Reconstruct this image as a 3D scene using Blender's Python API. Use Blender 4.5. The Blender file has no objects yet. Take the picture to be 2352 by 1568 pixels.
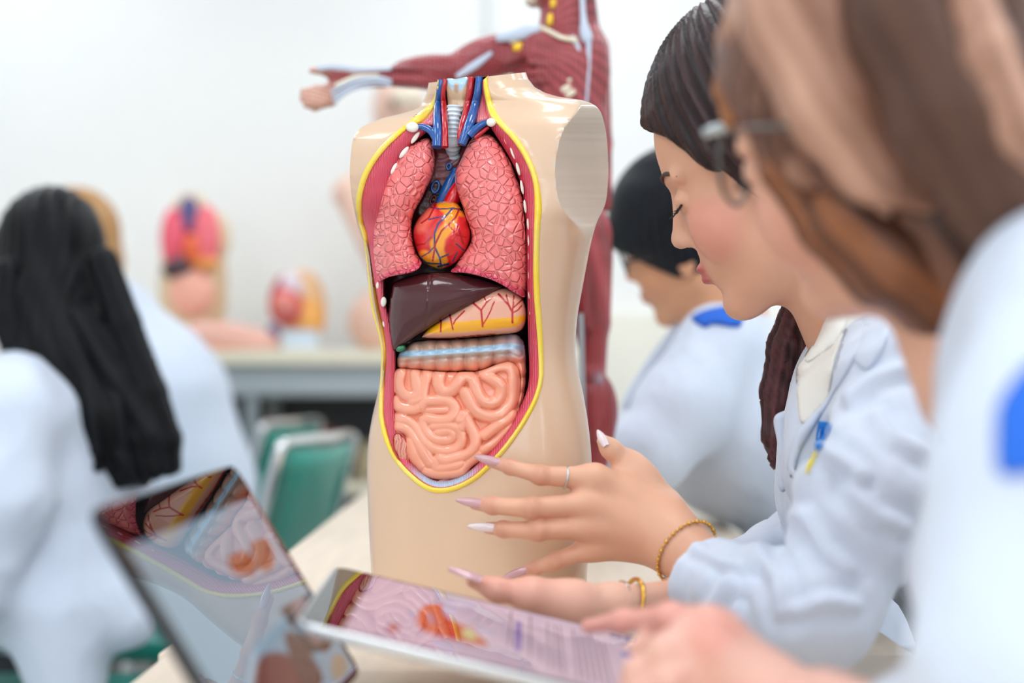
import bpy, bmesh, math, random
import numpy as np
from mathutils import Vector, Matrix
from mathutils.geometry import delaunay_2d_cdt
random.seed(7)
RNG = np.random.default_rng(7)
COL = bpy.context.scene.collection
# --- camera model: eye height, focal length in pixels of the 2352x1568 frame, horizon row
F, CX, CY, ZC = 3267.0, 1176.0, 864.0, 0.94
TZ = 0.726                                   # table top height
def P(px, py, Y):
    return np.array([(px - CX) / F * Y, Y, ZC - (py - CY) / F * Y])
TD = 1.31
S = TD / F
def Lp(px, py, h=0.0):                       # point on the torso model: pixel and height towards the viewer (in 0.4 mm units)
    return P(px, py, TD - h * S)
def lin(c):
    o = []
    for v in c[:3]:
        v = v / 255.0
        o.append(v / 12.92 if v <= 0.04045 else ((v + 0.055) / 1.055) ** 2.4)
    return (o[0], o[1], o[2], 1.0)
MATS = {}
def mk(name, col, rough=0.5, coat=0.0, spec=0.5, metal=0.0, bump=None, emit=None, sss=0.0, var=None, sheen=0.0, coat_rough=0.05):
    """Principled material; col = 8 bit colour or 'attr' for the painted colour attribute.
    bump = list of (kind, scale xyz, strength, distance); var = (scale, amount) soft colour variation"""
    if name in MATS: return MATS[name]
    m = bpy.data.materials.new(name); m.use_nodes = True
    nt = m.node_tree; N = nt.nodes; K = nt.links
    b = N['Principled BSDF']
    b.inputs['Roughness'].default_value = rough
    b.inputs['Specular IOR Level'].default_value = spec
    b.inputs['Metallic'].default_value = metal
    b.inputs['Coat Weight'].default_value = coat
    b.inputs['Coat Roughness'].default_value = coat_rough
    if sss:
        b.inputs['Subsurface Weight'].default_value = sss
        b.inputs['Subsurface Radius'].default_value = (0.012, 0.005, 0.003)
        b.inputs['Subsurface Scale'].default_value = 0.6
    if sheen:
        b.inputs['Sheen Weight'].default_value = sheen
    tc = None
    def coord(scale, rot=(0, 0, 0)):
        nonlocal tc
        if tc is None: tc = N.new('ShaderNodeTexCoord')
        mp = N.new('ShaderNodeMapping'); mp.inputs['Scale'].default_value = scale
        mp.inputs['Rotation'].default_value = rot
        K.new(tc.outputs['Object'], mp.inputs['Vector']); return mp.outputs['Vector']
    if isinstance(col, str):
        a = N.new('ShaderNodeAttribute'); a.attribute_name = 'Col'; src = a.outputs['Color']
    else:
        rgb = N.new('ShaderNodeRGB'); rgb.outputs[0].default_value = lin(col); src = rgb.outputs[0]
    if var:
        sc, am = var
        nz = N.new('ShaderNodeTexNoise'); nz.inputs['Detail'].default_value = 4
        nz.inputs['Scale'].default_value = 1.0
        K.new(coord(sc if isinstance(sc, tuple) else (sc, sc, sc)), nz.inputs['Vector'])
        mr = N.new('ShaderNodeMapRange'); mr.inputs['From Min'].default_value = .3; mr.inputs['From Max'].default_value = .7
        mr.inputs['To Min'].default_value = 1 - am; mr.inputs['To Max'].default_value = 1 + am
        K.new(nz.outputs['Fac'], mr.inputs['Value'])
        mx = N.new('ShaderNodeVectorMath'); mx.operation = 'SCALE'
        K.new(src, mx.inputs[0]); K.new(mr.outputs[0], mx.inputs['Scale']); src = mx.outputs[0]
    K.new(src, b.inputs['Base Color'])
    if emit:
        b.inputs['Emission Strength'].default_value = emit
        K.new(src, b.inputs['Emission Color'])
    prev = None
    for bp in (bump or []):
        kind, sc, st, dist = bp[:4]
        vec = coord(sc if isinstance(sc, tuple) else (sc, sc, sc), bp[4] if len(bp) > 4 else (0, 0, 0))
        if kind == 'cells':
            nz = N.new('ShaderNodeTexNoise'); nz.inputs['Scale'].default_value = 1.3
            K.new(vec, nz.inputs['Vector'])
            ad = N.new('ShaderNodeMix'); ad.data_type = 'VECTOR'; ad.inputs[0].default_value = .07
            K.new(vec, ad.inputs[4]); K.new(nz.outputs['Color'], ad.inputs[5])
            t = N.new('ShaderNodeTexVoronoi'); t.feature = 'DISTANCE_TO_EDGE'; t.inputs['Scale'].default_value = 1.0
            K.new(ad.outputs[1], t.inputs['Vector'])
            mr = N.new('ShaderNodeMapRange'); mr.interpolation_type = 'SMOOTHERSTEP'
            mr.inputs['From Max'].default_value = .17
            K.new(t.outputs['Distance'], mr.inputs['Value']); h = mr.outputs[0]
        elif kind == 'wave':
            t = N.new('ShaderNodeTexWave'); t.inputs['Scale'].default_value = 1.0
            t.inputs['Distortion'].default_value = 3.0; t.inputs['Detail'].default_value = 2.0; t.inputs['Detail Scale'].default_value = .6
            K.new(vec, t.inputs['Vector']); h = t.outputs['Fac']
        else:
            t = N.new('ShaderNodeTexNoise'); t.inputs['Scale'].default_value = 1.0; t.inputs['Detail'].default_value = 3
            K.new(vec, t.inputs['Vector']); h = t.outputs['Fac']
        bn = N.new('ShaderNodeBump'); bn.inputs['Strength'].default_value = st; bn.inputs['Distance'].default_value = dist
        K.new(h, bn.inputs['Height'])
        if prev is not None: K.new(prev, bn.inputs['Normal'])
        prev = bn.outputs['Normal']
    if prev is not None:
        K.new(prev, b.inputs['Normal'])
        if coat: K.new(prev, b.inputs['Coat Normal'])
    MATS[name] = m; return m
def emat(name, col, strength):
    m = bpy.data.materials.new(name); m.use_nodes = True
    nt = m.node_tree; nt.nodes.clear()
    o = nt.nodes.new('ShaderNodeOutputMaterial'); e = nt.nodes.new('ShaderNodeEmission')
    e.inputs[0].default_value = lin(col); e.inputs[1].default_value = strength
    nt.links.new(e.outputs[0], o.inputs[0]); return m
# --- objects
def tag(o, label=None, cat=None, group=None, kind=None):
    if label: o['label'] = label
    if cat: o['category'] = cat
    if group: o['group'] = group
    if kind: o['kind'] = kind
    return o
def empty(name, loc, label=None, cat=None, group=None, rotz=0.0):
    o = bpy.data.objects.new(name, None); COL.objects.link(o)
    o.location = Vector([float(c) for c in loc]); o.rotation_euler = (0, 0, rotz); o.empty_display_size = .05
    return tag(o, label, cat, group)
def adopt(o, parent, local=False):
    o.parent = parent
    if not local:
        r = parent
        while r.parent: r = r.parent
        if parent.type == 'EMPTY' and parent.parent is None:
            o.matrix_parent_inverse = (Matrix.Translation(parent.location) @ parent.rotation_euler.to_matrix().to_4x4()).inverted()
    return o
def mesh(name, V, Fc, mat, parent=None, smooth=True, cols=None, sharp=None, local=False, label=None):
    me = bpy.data.meshes.new(name)
    V = np.asarray(V, dtype=float)
    me.from_pydata(V.tolist(), [], Fc if isinstance(Fc, list) else Fc.tolist())
    if cols is not None:
        ca = me.color_attributes.new('Col', 'FLOAT_COLOR', 'POINT')
        cc = np.ones((len(V), 4), dtype=np.float32); cc[:, :3] = np.asarray(cols)[:, :3]
        ca.data.foreach_set('color', cc.ravel())
    if smooth:
        me.polygons.foreach_set('use_smooth', [True] * len(me.polygons))
        if sharp: me.set_sharp_from_angle(angle=math.radians(sharp))
    me.materials.append(mat); me.update()
    o = bpy.data.objects.new(name, me); COL.objects.link(o)
    if parent is not None: adopt(o, parent, local)
    if label: o['label'] = label
    return o
# --- curves
def catmull(pts, n, closed=True):
    p = np.asarray(pts, float); m = len(p)
    seg = m if closed else m - 1
    out = []
    per = max(2, int(round(n / seg)))
    for i in range(seg):
        if closed: a, b, c, d = p[(i - 1) % m], p[i], p[(i + 1) % m], p[(i + 2) % m]
        else: a, b, c, d = p[max(i - 1, 0)], p[i], p[i + 1], p[min(i + 2, m - 1)]
        for k in range(per):
            t = k / per
            out.append(.5 * ((2 * b) + (-a + c) * t + (2 * a - 5 * b + 4 * c - d) * t * t + (-a + 3 * b - 3 * c + d) * t ** 3))
    if not closed: out.append(p[-1])
    return np.array(out)
def resample(p, n, closed=True):
    q = np.vstack([p, p[:1]]) if closed else p
    d = np.r_[0, np.cumsum(np.linalg.norm(np.diff(q, axis=0), axis=1))]
    t = np.linspace(0, d[-1], n, endpoint=not closed)
    return np.stack([np.interp(t, d, q[:, k]) for k in range(q.shape[1])], 1)
def segdist(x, y, pl, closed=False, rad=None):
    """distance of points to a polyline (2D); with rad also the interpolated radius"""
    pl = np.asarray(pl, float)
    q = np.vstack([pl, pl[:1]]) if closed else pl
    best = np.full(x.shape, 1e9); br = np.zeros(x.shape)
    for i in range(len(q) - 1):
        a, b = q[i], q[i + 1]; e = b - a; l2 = e @ e + 1e-12
        t = np.clip(((x - a[0]) * e[0] + (y - a[1]) * e[1]) / l2, 0, 1)
        d = np.hypot(x - a[0] - t * e[0], y - a[1] - t * e[1])
        k = d < best
        best = np.where(k, d, best)
        if rad is not None: br = np.where(k, rad[i] + (rad[min(i + 1, len(rad) - 1)] - rad[i]) * t, br)
    return (best, br) if rad is not None else best
def inside(x, y, poly):
    poly = np.asarray(poly); r = np.zeros(x.shape, bool); n = len(poly); j = n - 1
    for i in range(n):
        xi, yi = poly[i]; xj, yj = poly[j]
        if yi != yj:
            c = ((yi > y) != (yj > y)) & (x < (xj - xi) * (y - yi) / (yj - yi) + xi)
            r ^= c
        j = i
    return r
def relief(name, outline, hfun, mat, parent, spacing=4.0, back=None, colfun=None, nout=None, to=Lp, open_segs=None, smooth_out=True):
    """closed solid from a pixel outline: hfun(x, y, d) gives the front relief, back(x, y, d) the rear one (d = distance to the outline)"""
    ol = catmull(outline, len(outline) * 10) if smooth_out else np.asarray(outline, float)
    per = np.linalg.norm(np.diff(np.vstack([ol, ol[:1]]), axis=0), axis=1).sum()
    ol = resample(ol, nout or max(24, int(per / spacing)))
    x0, y0 = ol.min(0); x1, y1 = ol.max(0)
    gx, gy = np.meshgrid(np.arange(x0, x1, spacing), np.arange(y0, y1, spacing))
    gx = gx.copy(); gx[1::2] += spacing / 2
    gx, gy = gx.ravel(), gy.ravel()
    k = inside(gx, gy, ol); gx, gy = gx[k], gy[k]
    d = segdist(gx, gy, ol, True); k = d > spacing * .6; gx, gy = gx[k], gy[k]
    pts = np.vstack([ol, np.stack([gx, gy], 1)]); n = len(ol)
    res = delaunay_2d_cdt([Vector((float(a), float(b))) for a, b in pts], [(i, (i + 1) % n) for i in range(n)], [], 1, 1e-4)
    V2 = np.array([[v.x, v.y] for v in res[0]]); T = [list(f) for f in res[2]]
    x, y = V2[:, 0], V2[:, 1]
    d = segdist(x, y, ol, True); edge = d < 1e-3
    dd = d if open_segs is None else segdist(x, y, open_segs, False)
    h = hfun(x, y, dd)
    hb = back(x, y, d) if back else h - 8
    hb = np.where(edge, h, np.minimum(hb, h - .5)) if open_segs is None else np.minimum(hb, h - .5)
    A = np.array([to(a, b, c) for a, b, c in zip(x, y, h)]); B = np.array([to(a, b, c) for a, b, c in zip(x, y, hb)])
    T = [t if (V2[t[1]] - V2[t[0]])[0] * (V2[t[2]] - V2[t[0]])[1] - (V2[t[1]] - V2[t[0]])[1] * (V2[t[2]] - V2[t[0]])[0] < 0 else t[::-1] for t in T]
    # in pixel space (y down) clockwise triangles face away; flip so the front faces the viewer
    T = [t[::-1] for t in T]
    m = len(A); V = np.vstack([A, B])
    Fc = [[t[0], t[2], t[1]] for t in T] + [[a + m for a in t] for t in T]
    if open_segs is not None or True:
        cnt = {}
        for t in T:
            for i in range(3):
                a, b = t[i], t[(i + 1) % 3]; cnt[(a, b)] = 1
        for (a, b) in list(cnt):
            if (b, a) not in cnt: Fc.append([a, b, b + m, a + m])
    cols = None
    if colfun is not None:
        c = colfun(x, y, d); cols = np.vstack([c, c])
    o = mesh(name, V, Fc, mat, parent, cols=cols)
    bm = bmesh.new(); bm.from_mesh(o.data); bmesh.ops.remove_doubles(bm, verts=bm.verts, dist=1e-7)
    bmesh.ops.recalc_face_normals(bm, faces=bm.faces); bm.to_mesh(o.data); bm.free()
    return o
def paint(x, y, base, strokes):
    c = np.tile(np.array(base[:3], float), (len(x), 1)) if np.ndim(base) == 1 else np.array(base, float)
    for pl, w, col, soft in strokes:
        d = segdist(x, y, pl); a = np.clip((w + soft - d) / max(soft, 1e-6), 0, 1)[:, None]
        c = c * (1 - a) + np.array(col[:3]) * a
    return c
def tube_geo(path, rad, seg=12, cap=True, flat=None):
    p = np.asarray(path, float); n = len(p); r = np.broadcast_to(np.asarray(rad, float), (n,))
    t = np.gradient(p, axis=0); t /= np.linalg.norm(t, axis=1)[:, None] + 1e-12
    ref = np.array([0, -1.0, 0]) if abs(t[0][1]) < .9 else np.array([0, 0, 1.0])
    V, Fc = [], []
    u = np.cross(t[0], ref); u /= np.linalg.norm(u)
    for i in range(n):
        u = u - (u @ t[i]) * t[i]; u /= np.linalg.norm(u) + 1e-12; w = np.cross(t[i], u)
        for k in range(seg):
            a = 2 * math.pi * k / seg
            V.append(p[i] + r[i] * (math.cos(a) * u + math.sin(a) * w * (flat or 1)))
    for i in range(n - 1):
        for k in range(seg):
            Fc.append([i * seg + k, i * seg + (k + 1) % seg, (i + 1) * seg + (k + 1) % seg, (i + 1) * seg + k])
    if cap: Fc.append(list(range(seg))[::-1]); Fc.append([(n - 1) * seg + k for k in range(seg)])
    return V, Fc
def join_geo(gs):
    V, Fc = [], []
    for v, f in gs:
        o = len(V); V.extend([list(a) for a in v]); Fc.extend([[i + o for i in q] for q in f])
    return V, Fc
def tube(name, path, rad, mat, parent=None, seg=12, n=None, closed=False, label=None, flat=None):
    p = np.asarray(path, float)
    if n:
        r = np.broadcast_to(np.asarray(rad, float), (len(p),))
        q = catmull(np.c_[p, r], n, closed)
        if closed: q = np.vstack([q, q[:2]])
        p, rad = q[:, :3], q[:, 3]
    V, Fc = tube_geo(p, rad, seg, not closed, flat)
    return mesh(name, V, Fc, mat, parent, sharp=50, label=label)
def box_geo(c, s, bev=0.0, M=None):
    bm = bmesh.new(); bmesh.ops.create_cube(bm, size=1.0)
    for v in bm.verts: v.co = Vector((v.co.x * s[0], v.co.y * s[1], v.co.z * s[2]))
    if bev: bmesh.ops.bevel(bm, geom=bm.edges[:], offset=bev, segments=3, profile=.5, affect='EDGES')
    V = [list((M @ v.co if M else v.co) + Vector([float(a) for a in c])) for v in bm.verts]; bm.verts.index_update()
    Fc = [[v.index for v in f.verts] for f in bm.faces]; bm.free(); return V, Fc
def box(name, lo, hi, mat, parent=None, bev=0.0, label=None, local=False):
    lo, hi = np.array(lo, float), np.array(hi, float)
    V, Fc = box_geo((lo + hi) / 2, hi - lo, bev)
    return mesh(name, V, Fc, mat, parent, smooth=bool(bev), sharp=40, label=label, local=local)
# --- implicit surfaces: smooth union of round cones and ellipsoids, polygonised with surface nets
class Blob:
    def __init__(s, k=0.01): s.k = k; s.p = []
    def cap(s, a, b, ra, rb=None, col=None, k=None, sub=False, flat=None):
        s.p.append(('c', np.array(a, float), np.array(b, float), float(ra), float(ra if rb is None else rb), col, s.k if k is None else k, sub, flat)); return s
    def chain(s, pts, rads, col=None, k=None):
        for i in range(len(pts) - 1): s.cap(pts[i], pts[i + 1], rads[i], rads[i + 1], col, k)
        return s
    def ell(s, c, r, R=None, col=None, k=None, sub=False):
        r = np.array(r, float) if np.ndim(r) else np.array([r, r, r], float)
        s.p.append(('e', np.array(c, float), r, np.eye(3) if R is None else np.array(R, float), None, col, s.k if k is None else k, sub, None)); return s
    def half(s, c, n, k=None, sub=True):         # cut away the half space on the side the normal points to
        n = np.array(n, float); s.p.append(('h', np.array(c, float), n / np.linalg.norm(n), None, None, None, s.k if k is None else k, sub, None)); return s
    @staticmethod
    def dist(q, X):
        if q[0] == 'c':
            a, b, ra, rb = q[1:5]; e = b - a; L = e @ e + 1e-12
            t = np.clip(((X - a) @ e) / L, 0, 1); D = X - a - t[..., None] * e
            if q[8] is not None:
                ax, sc = q[8]; ax = np.array(ax, float); ax /= np.linalg.norm(ax)
                D = D + ((D @ ax) * (1 / sc - 1))[..., None] * ax
            return np.sqrt((D * D).sum(-1)) - (ra + t * (rb - ra))
        if q[0] == 'e':
            Y = (X - q[1]) @ q[3]; k0 = np.sqrt(((Y / q[2]) ** 2).sum(-1)); k1 = np.sqrt(((Y / q[2] ** 2) ** 2).sum(-1)) + 1e-9
            return k0 * (k0 - 1) / k1
        return -((X - q[1]) @ q[2])
    def bbox(s, q):
        if q[0] == 'c':
            r = max(q[3], q[4]); return np.minimum(q[1], q[2]) - r, np.maximum(q[1], q[2]) + r
        if q[0] == 'e':
            r = np.abs(q[3]) @ q[2]; return q[1] - r, q[1] + r
        return None
    def field(s, X):
        f = np.full(X.shape[:-1], 1.0)
        for q in s.p: f = s._op(f, s.dist(q, X), q)
        return f
    @staticmethod
    def _op(f, d, q):
        k = max(q[6], 1e-6)
        if q[7]:
            d = -d; h = np.maximum(k - np.abs(f - d), 0) / k; return np.maximum(f, d) + h * h * k / 4
        h = np.maximum(k - np.abs(f - d), 0) / k; return np.minimum(f, d) - h * h * k / 4
    def solve(s, vox, disp=None, clip=None):
        bb = [s.bbox(q) for q in s.p if not q[7]]
        lo = np.min([b[0] for b in bb], 0) - 4 * vox; hi = np.max([b[1] for b in bb], 0) + 4 * vox
        if clip is not None: lo = np.maximum(lo, clip[0]); hi = np.minimum(hi, clip[1])
        n = np.ceil((hi - lo) / vox).astype(int) + 1
        ax = [lo[i] + vox * np.arange(n[i]) for i in range(3)]
        f = np.full(n, 1.0, dtype=np.float32)
        for q in s.p:
            b = s.bbox(q); m = q[6] + 4 * vox
            if b is None: sl = [slice(0, n[i]) for i in range(3)]
            else:
                i0 = np.clip(np.floor((b[0] - m - lo) / vox).astype(int), 0, n); i1 = np.clip(np.ceil((b[1] + m - lo) / vox).astype(int) + 1, 0, n)
                if (i1 <= i0).any(): continue
                sl = [slice(i0[i], i1[i]) for i in range(3)]
            X = np.stack(np.meshgrid(*[ax[i][sl[i]] for i in range(3)], indexing='ij'), -1)
            f[tuple(sl)] = s._op(f[tuple(sl)], s.dist(q, X), q)
        V, Q = nets(f, lo, vox)
        cols = None
        if any(q[5] is not None for q in s.p):
            W = np.zeros(len(V)); C = np.zeros((len(V), 3)); dm = np.full(len(V), 1e9); ds = []
            cp = [q for q in s.p if q[5] is not None]
            for q in cp: d = s.dist(q, V); ds.append(d); dm = np.minimum(dm, d)
            for q, d in zip(cp, ds):
                w = np.exp(-(d - dm) / (vox * 1.2)); W += w; C += w[:, None] * np.array(q[5][:3])
            cols = C / W[:, None]
        return V, Q, cols
    def build(s, name, mat, parent=None, vox=0.004, disp=None, label=None, colfun=None, clip=None, sm=1):
        V, Q, cols = s.solve(vox, clip=clip)
        if sm: V = relax(V, Q, sm)
        if disp is not None:
            N = vnormals(V, Q); V = V + N * disp(V, N)[:, None]
        if colfun is not None: cols = colfun(V, cols)
        return mesh(name, V, Q, mat, parent, cols=cols, label=label)
def vnormals(V, Q):
    n = np.cross(V[Q[:, 2]] - V[Q[:, 0]], V[Q[:, 3]] - V[Q[:, 1]]); N = np.zeros_like(V)
    for k in range(4): np.add.at(N, Q[:, k], n)
    return N / (np.linalg.norm(N, axis=1)[:, None] + 1e-12)
def relax(V, Q, it):
    for _ in range(it):
        A = np.zeros_like(V); c = np.zeros(len(V))
        for k in range(4):
            for j in (1, 3):
                np.add.at(A, Q[:, k], V[Q[:, (k + j) % 4]]); np.add.at(c, Q[:, k], 1)
        V = V * .5 + .5 * A / np.maximum(c, 1)[:, None]
    return V
def nets(f, lo, vox):
    ins = f < 0
    n = f.shape
    cs = np.zeros((n[0] - 1, n[1] - 1, n[2] - 1), np.int8)
    offs = [(i, j, k) for i in (0, 1) for j in (0, 1) for k in (0, 1)]
    for o in offs: cs += ins[o[0]:n[0] - 1 + o[0], o[1]:n[1] - 1 + o[1], o[2]:n[2] - 1 + o[2]]
    act = np.argwhere((cs > 0) & (cs < 8)); idx = -np.ones(cs.shape, int); idx[tuple(act.T)] = np.arange(len(act))
    val = {o: f[act[:, 0] + o[0], act[:, 1] + o[1], act[:, 2] + o[2]] for o in offs}
    A = np.zeros((len(act), 3)); c = np.zeros(len(act))
    for o in offs:
        for d in range(3):
            if o[d] == 0:
                p = list(o); p[d] = 1; p = tuple(p)
                a, b = val[o], val[p]; m = (a < 0) != (b < 0)
                t = np.where(m, a / np.where(m, a - b, 1), 0)
                pt = np.tile(np.array(o, float), (len(act), 1)); pt[:, d] = t
                A[m] += pt[m]; c[m] += 1
    V = lo + vox * (act + A / c[:, None])
    Q = []
    for d in range(3):
        e = [(1, 2), (2, 0), (0, 1)][d]
        sl0 = [slice(None)] * 3; sl1 = [slice(None)] * 3; sl0[d] = slice(0, -1); sl1[d] = slice(1, None)
        a, b = ins[tuple(sl0)], ins[tuple(sl1)]
        g = np.argwhere(a != b)
        g = g[(g[:, e[0]] > 0) & (g[:, e[1]] > 0) & (g[:, e[0]] < n[e[0]] - 1) & (g[:, e[1]] < n[e[1]] - 1)]
        u = np.zeros(3, int); v = np.zeros(3, int); u[e[0]] = 1; v[e[1]] = 1
        q = np.stack([idx[tuple((g - u - v).T)], idx[tuple((g - v).T)], idx[tuple(g.T)], idx[tuple((g - u).T)]], 1)
        fl = ~ins[tuple(g.T)]
        q[fl] = q[fl][:, ::-1]; Q.append(q)
    Q = np.vstack(Q); Q = Q[(Q >= 0).all(1)]
    return V, Q
def wobble(V, seed, freq, n=6):
    """cheap smooth pseudo noise of positions, about -1..1"""
    r = np.random.default_rng(seed); o = np.zeros(len(V))
    for i in range(n):
        d = r.normal(size=3); d /= np.linalg.norm(d)
        o += np.sin(V @ d * freq * (0.6 + r.random()) + r.random() * 6.28)
    return o / n * 1.6
def copy_tree(o, parent=None):
    c = o.copy(); COL.objects.link(c)
    if parent: c.parent = parent
    for ch in [x for x in bpy.data.objects if x.parent == o and x is not c]: copy_tree(ch, c)
    return c

from mathutils.bvhtree import BVHTree
def on_surface(obs, lift=.0012, fallback=1.2, flatten=0.0):
    """pixel -> point just above the first surface of the given objects seen from the camera"""
    vs, ps = [], []
    for o in obs:
        b = len(vs); vs += [v.co.copy() for v in o.data.vertices]; ps += [[b + i for i in p.vertices] for p in o.data.polygons]
    tree = BVHTree.FromPolygons(vs, ps); og = Vector((0, 0, ZC)); last = [fallback]
    def to(x, y, h):
        d = Vector(((x - CX) / F, 1.0, -(y - CY) / F)); L = d.length; hit = tree.ray_cast(og, d / L)
        if hit[0] is not None: last[0] = hit[0].y
        else:
            q = tree.find_nearest(Vector(P(x, y, last[0])))
            if q[0] is not None: last[0] = q[0].y
        return P(x, y, last[0] - lift - h * last[0] / F)
    return to
LAMP, WORLD, EXPO, FSTOP = 12.5, 5.0, -0.33, 2.2
# ------------------------------------------------------------------ room
WALLY = 4.6
m_wall = mk('wall_paint', (238, 239, 237), rough=.6, var=(1.2, .012))
m_wall2 = mk('wall_paint_warm', (244, 241, 228), rough=.6, var=(1.2, .012))
m_floor = mk('floor_tile', (186, 186, 182), rough=.35, var=(2.0, .05))
m_ceil = mk('ceiling_board', (236, 238, 240), rough=.7)
def structure(o): return tag(o, kind='structure')
XL, XR, YB = -3.2, 3.4, -2.6
structure(box('floor', (XL, YB, -.1), (XR, WALLY, 0), m_floor))
structure(box('ceiling', (XL, YB, 2.8), (XR, WALLY, 2.9), m_ceil))
structure(box('wall_back', (XL, WALLY, 0), (XR, WALLY + .1, 2.8), m_wall))
structure(box('wall_left', (XL - .1, YB, 0), (XL, WALLY, 2.8), m_wall))
structure(box('wall_right', (XR, YB, 0), (XR + .1, WALLY, 2.8), m_wall))
# shallow pillar of the back wall, its edge is the faint vertical line above the shoulder
xk = P(1122, 100, WALLY)[0]
structure(box('trim_1', (xk, WALLY - .05, 0), (xk + .03, WALLY - .0005, 2.8), mk('trim_grey', (226, 229, 229), rough=.5)))
structure(box('trim_2', (xk + .06, WALLY - .06, 0), (XR - .001, WALLY - .0005, 1.14), m_wall2))
structure(box('baseboard_back', (XL + .001, WALLY - .08, 0), (XR - .001, WALLY - .061, .1), mk('baseboard_grey', (150, 150, 148), rough=.4)))
# front wall behind the camera with two window openings
wins = [(-2.5, -.5), (.7, 2.7)]
g = []
for x0, x1 in ((XL, -2.5), (-.5, .7), (2.7, XR)): g.append(box_geo(((x0 + x1) / 2, YB - .05, 1.4), (x1 - x0, .1, 2.8)))
for x0, x1 in wins: g += [box_geo(((x0 + x1) / 2, YB - .05, .45), (x1 - x0, .1, .9)), box_geo(((x0 + x1) / 2, YB - .05, 2.6), (x1 - x0, .1, .4))]
V, Fc = join_geo(g); structure(mesh('wall_front', V, Fc, m_wall, smooth=False))
for i, (x0, x1) in enumerate(wins):
    xm = (x0 + x1) / 2; w_ = x1 - x0
    V, Fc = join_geo([box_geo((xm, YB - .04, .92), (w_, .06, .04)), box_geo((xm, YB - .04, 2.38), (w_, .06, .04)), box_geo((x0 + .02, YB - .04, 1.65), (.04, .06, 1.42)), box_geo((x1 - .02, YB - .04, 1.65), (.04, .06, 1.42)), box_geo((xm, YB - .04, 1.65), (.04, .05, 1.42))])
    structure(mesh('window_%d' % (i + 1), V, Fc, mk('window_frame_white', (235, 236, 236), rough=.4), smooth=False))
# ceiling lights: framed panels with a diffuser
lamp_col = (246, 250, 255)
k = 0
for yy in (-1.7, -.4, .9, 2.3, 3.8):
    for xx in (-1.7, 0.15, 1.9):
        r = empty('ceiling_light', (xx, yy, 2.8), 'white framed square ceiling light panel overhead', 'ceiling light', 'ceiling light panels')
        V, Fc = join_geo([box_geo((xx - .31, yy, 2.785), (.03, .65, .03)), box_geo((xx + .31, yy, 2.785), (.03, .65, .03)), box_geo((xx, yy - .31, 2.785), (.59, .03, .03)), box_geo((xx, yy + .31, 2.785), (.59, .03, .03))])
        mesh('frame', V, Fc, mk('lamp_frame', (235, 235, 235), rough=.4), r, smooth=False)
        box('diffuser', (xx - .295, yy - .295, 2.776), (xx + .295, yy + .295, 2.79), MATS.setdefault('lamp_glow', None) or MATS.__setitem__('lamp_glow', emat('lamp_glow', lamp_col, LAMP)) or MATS['lamp_glow'], r)
# ------------------------------------------------------------------ student tables
m_wood = mk('pale_wood_laminate', (226, 210, 190), rough=.42, var=((60, 5, 40), .05), bump=[('noise', (180, 12, 60), .08, .001)])
m_woodedge = mk('wood_edge_band', (205, 186, 160), rough=.45)
m_leg = mk('grey_metal', (120, 124, 128), rough=.35, metal=.6)
def table(x0, x1, y0, y1, label):
    r = empty('classroom_table', ((x0 + x1) / 2, (y0 + y1) / 2, 0), label, 'table', 'pale wooden student tables')
    box('table_top', (x0, y0, TZ - .025), (x1, y1, TZ), m_wood, r, bev=.0025)
    box('apron', (x0 + .05, y0 + .05, TZ - .1), (x1 - .05, y1 - .05, TZ - .026), m_leg, r)
    for sx in (x0 + .05, x1 - .05):
        for sy in (y0 + .05, y1 - .05):
            box('leg', (sx - .018, sy - .018, 0), (sx + .018, sy + .018, TZ - .026), m_leg, r, bev=.004)
SEAM = (ZC - TZ) * F / (1500 - CY)
table(-.274, .31, SEAM, 2.62, 'pale wooden table carrying the open anatomy torso')
table(-.267, .31, .24, SEAM - .003, 'pale wooden table in front, under the two tablets')
# ------------------------------------------------------------------ anatomy torso in the middle
# outline rows: y, left x, right x, depth radius, armhole flatness
ROWS = [(176,985,1207,84,1),(190,983,1213,86,1),(205,981,1228,88,1),(215,979,1252,91,1),(222,977,1285,95,1),(230,973,1338,101,1),(238,969,1362,107,.97),
 (248,962,1374,113,.92),(258,935,1380,118,.87),(268,890,1384,122,.82),(280,846,1387,126,.77),(292,825,1390,130,.72),(310,813,1393,134,.68),(330,808,1395,138,.66),(362,805,1397,143,.64),(396,803,1398,148,.64),
 (441,806,1395,152,.68),(465,810,1392,154,.72),(486,814,1385,155,.80),(500,817,1375,156,.89),(515,820,1369,156,.97),(537,826,1363,156,1),(571,839,1355,154,1),(618,845,1346,150,1),
 (671,850,1336,146,1),(720,858,1327,141,1),(775,872,1322,137,1),(817,876,1322,136,1),(850,876,1327,136,1),(891,871,1337,137,1),(944,858,1347,140,1),(993,848,1354,142,1),(1049,843,1359,143,1),
 (1098,843,1360,143,1),(1150,845,1358,143,1),(1250,849,1353,142,1),(1310,852,1349,141,1),(1398,857,1344,140,1)]
RW = np.array(ROWS, float)
def row(y): return [np.interp(y, RW[:, 0], RW[:, i]) for i in range(1, 5)]
TH = math.radians(24); NR = 168
def smooth_rows(y):
    a = np.zeros(4); w = 0
    q = 1.0 if y < 275 else 3.2
    for dy, g in ((-6 * q, 1), (-4.5 * q, 1.6), (-3 * q, 2.3), (-1.5 * q, 2.8), (0, 3), (1.5 * q, 2.8), (3 * q, 2.3), (4.5 * q, 1.6), (6 * q, 1)):
        a += g * np.array(row(y + dy)); w += g
    return a / w
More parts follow.
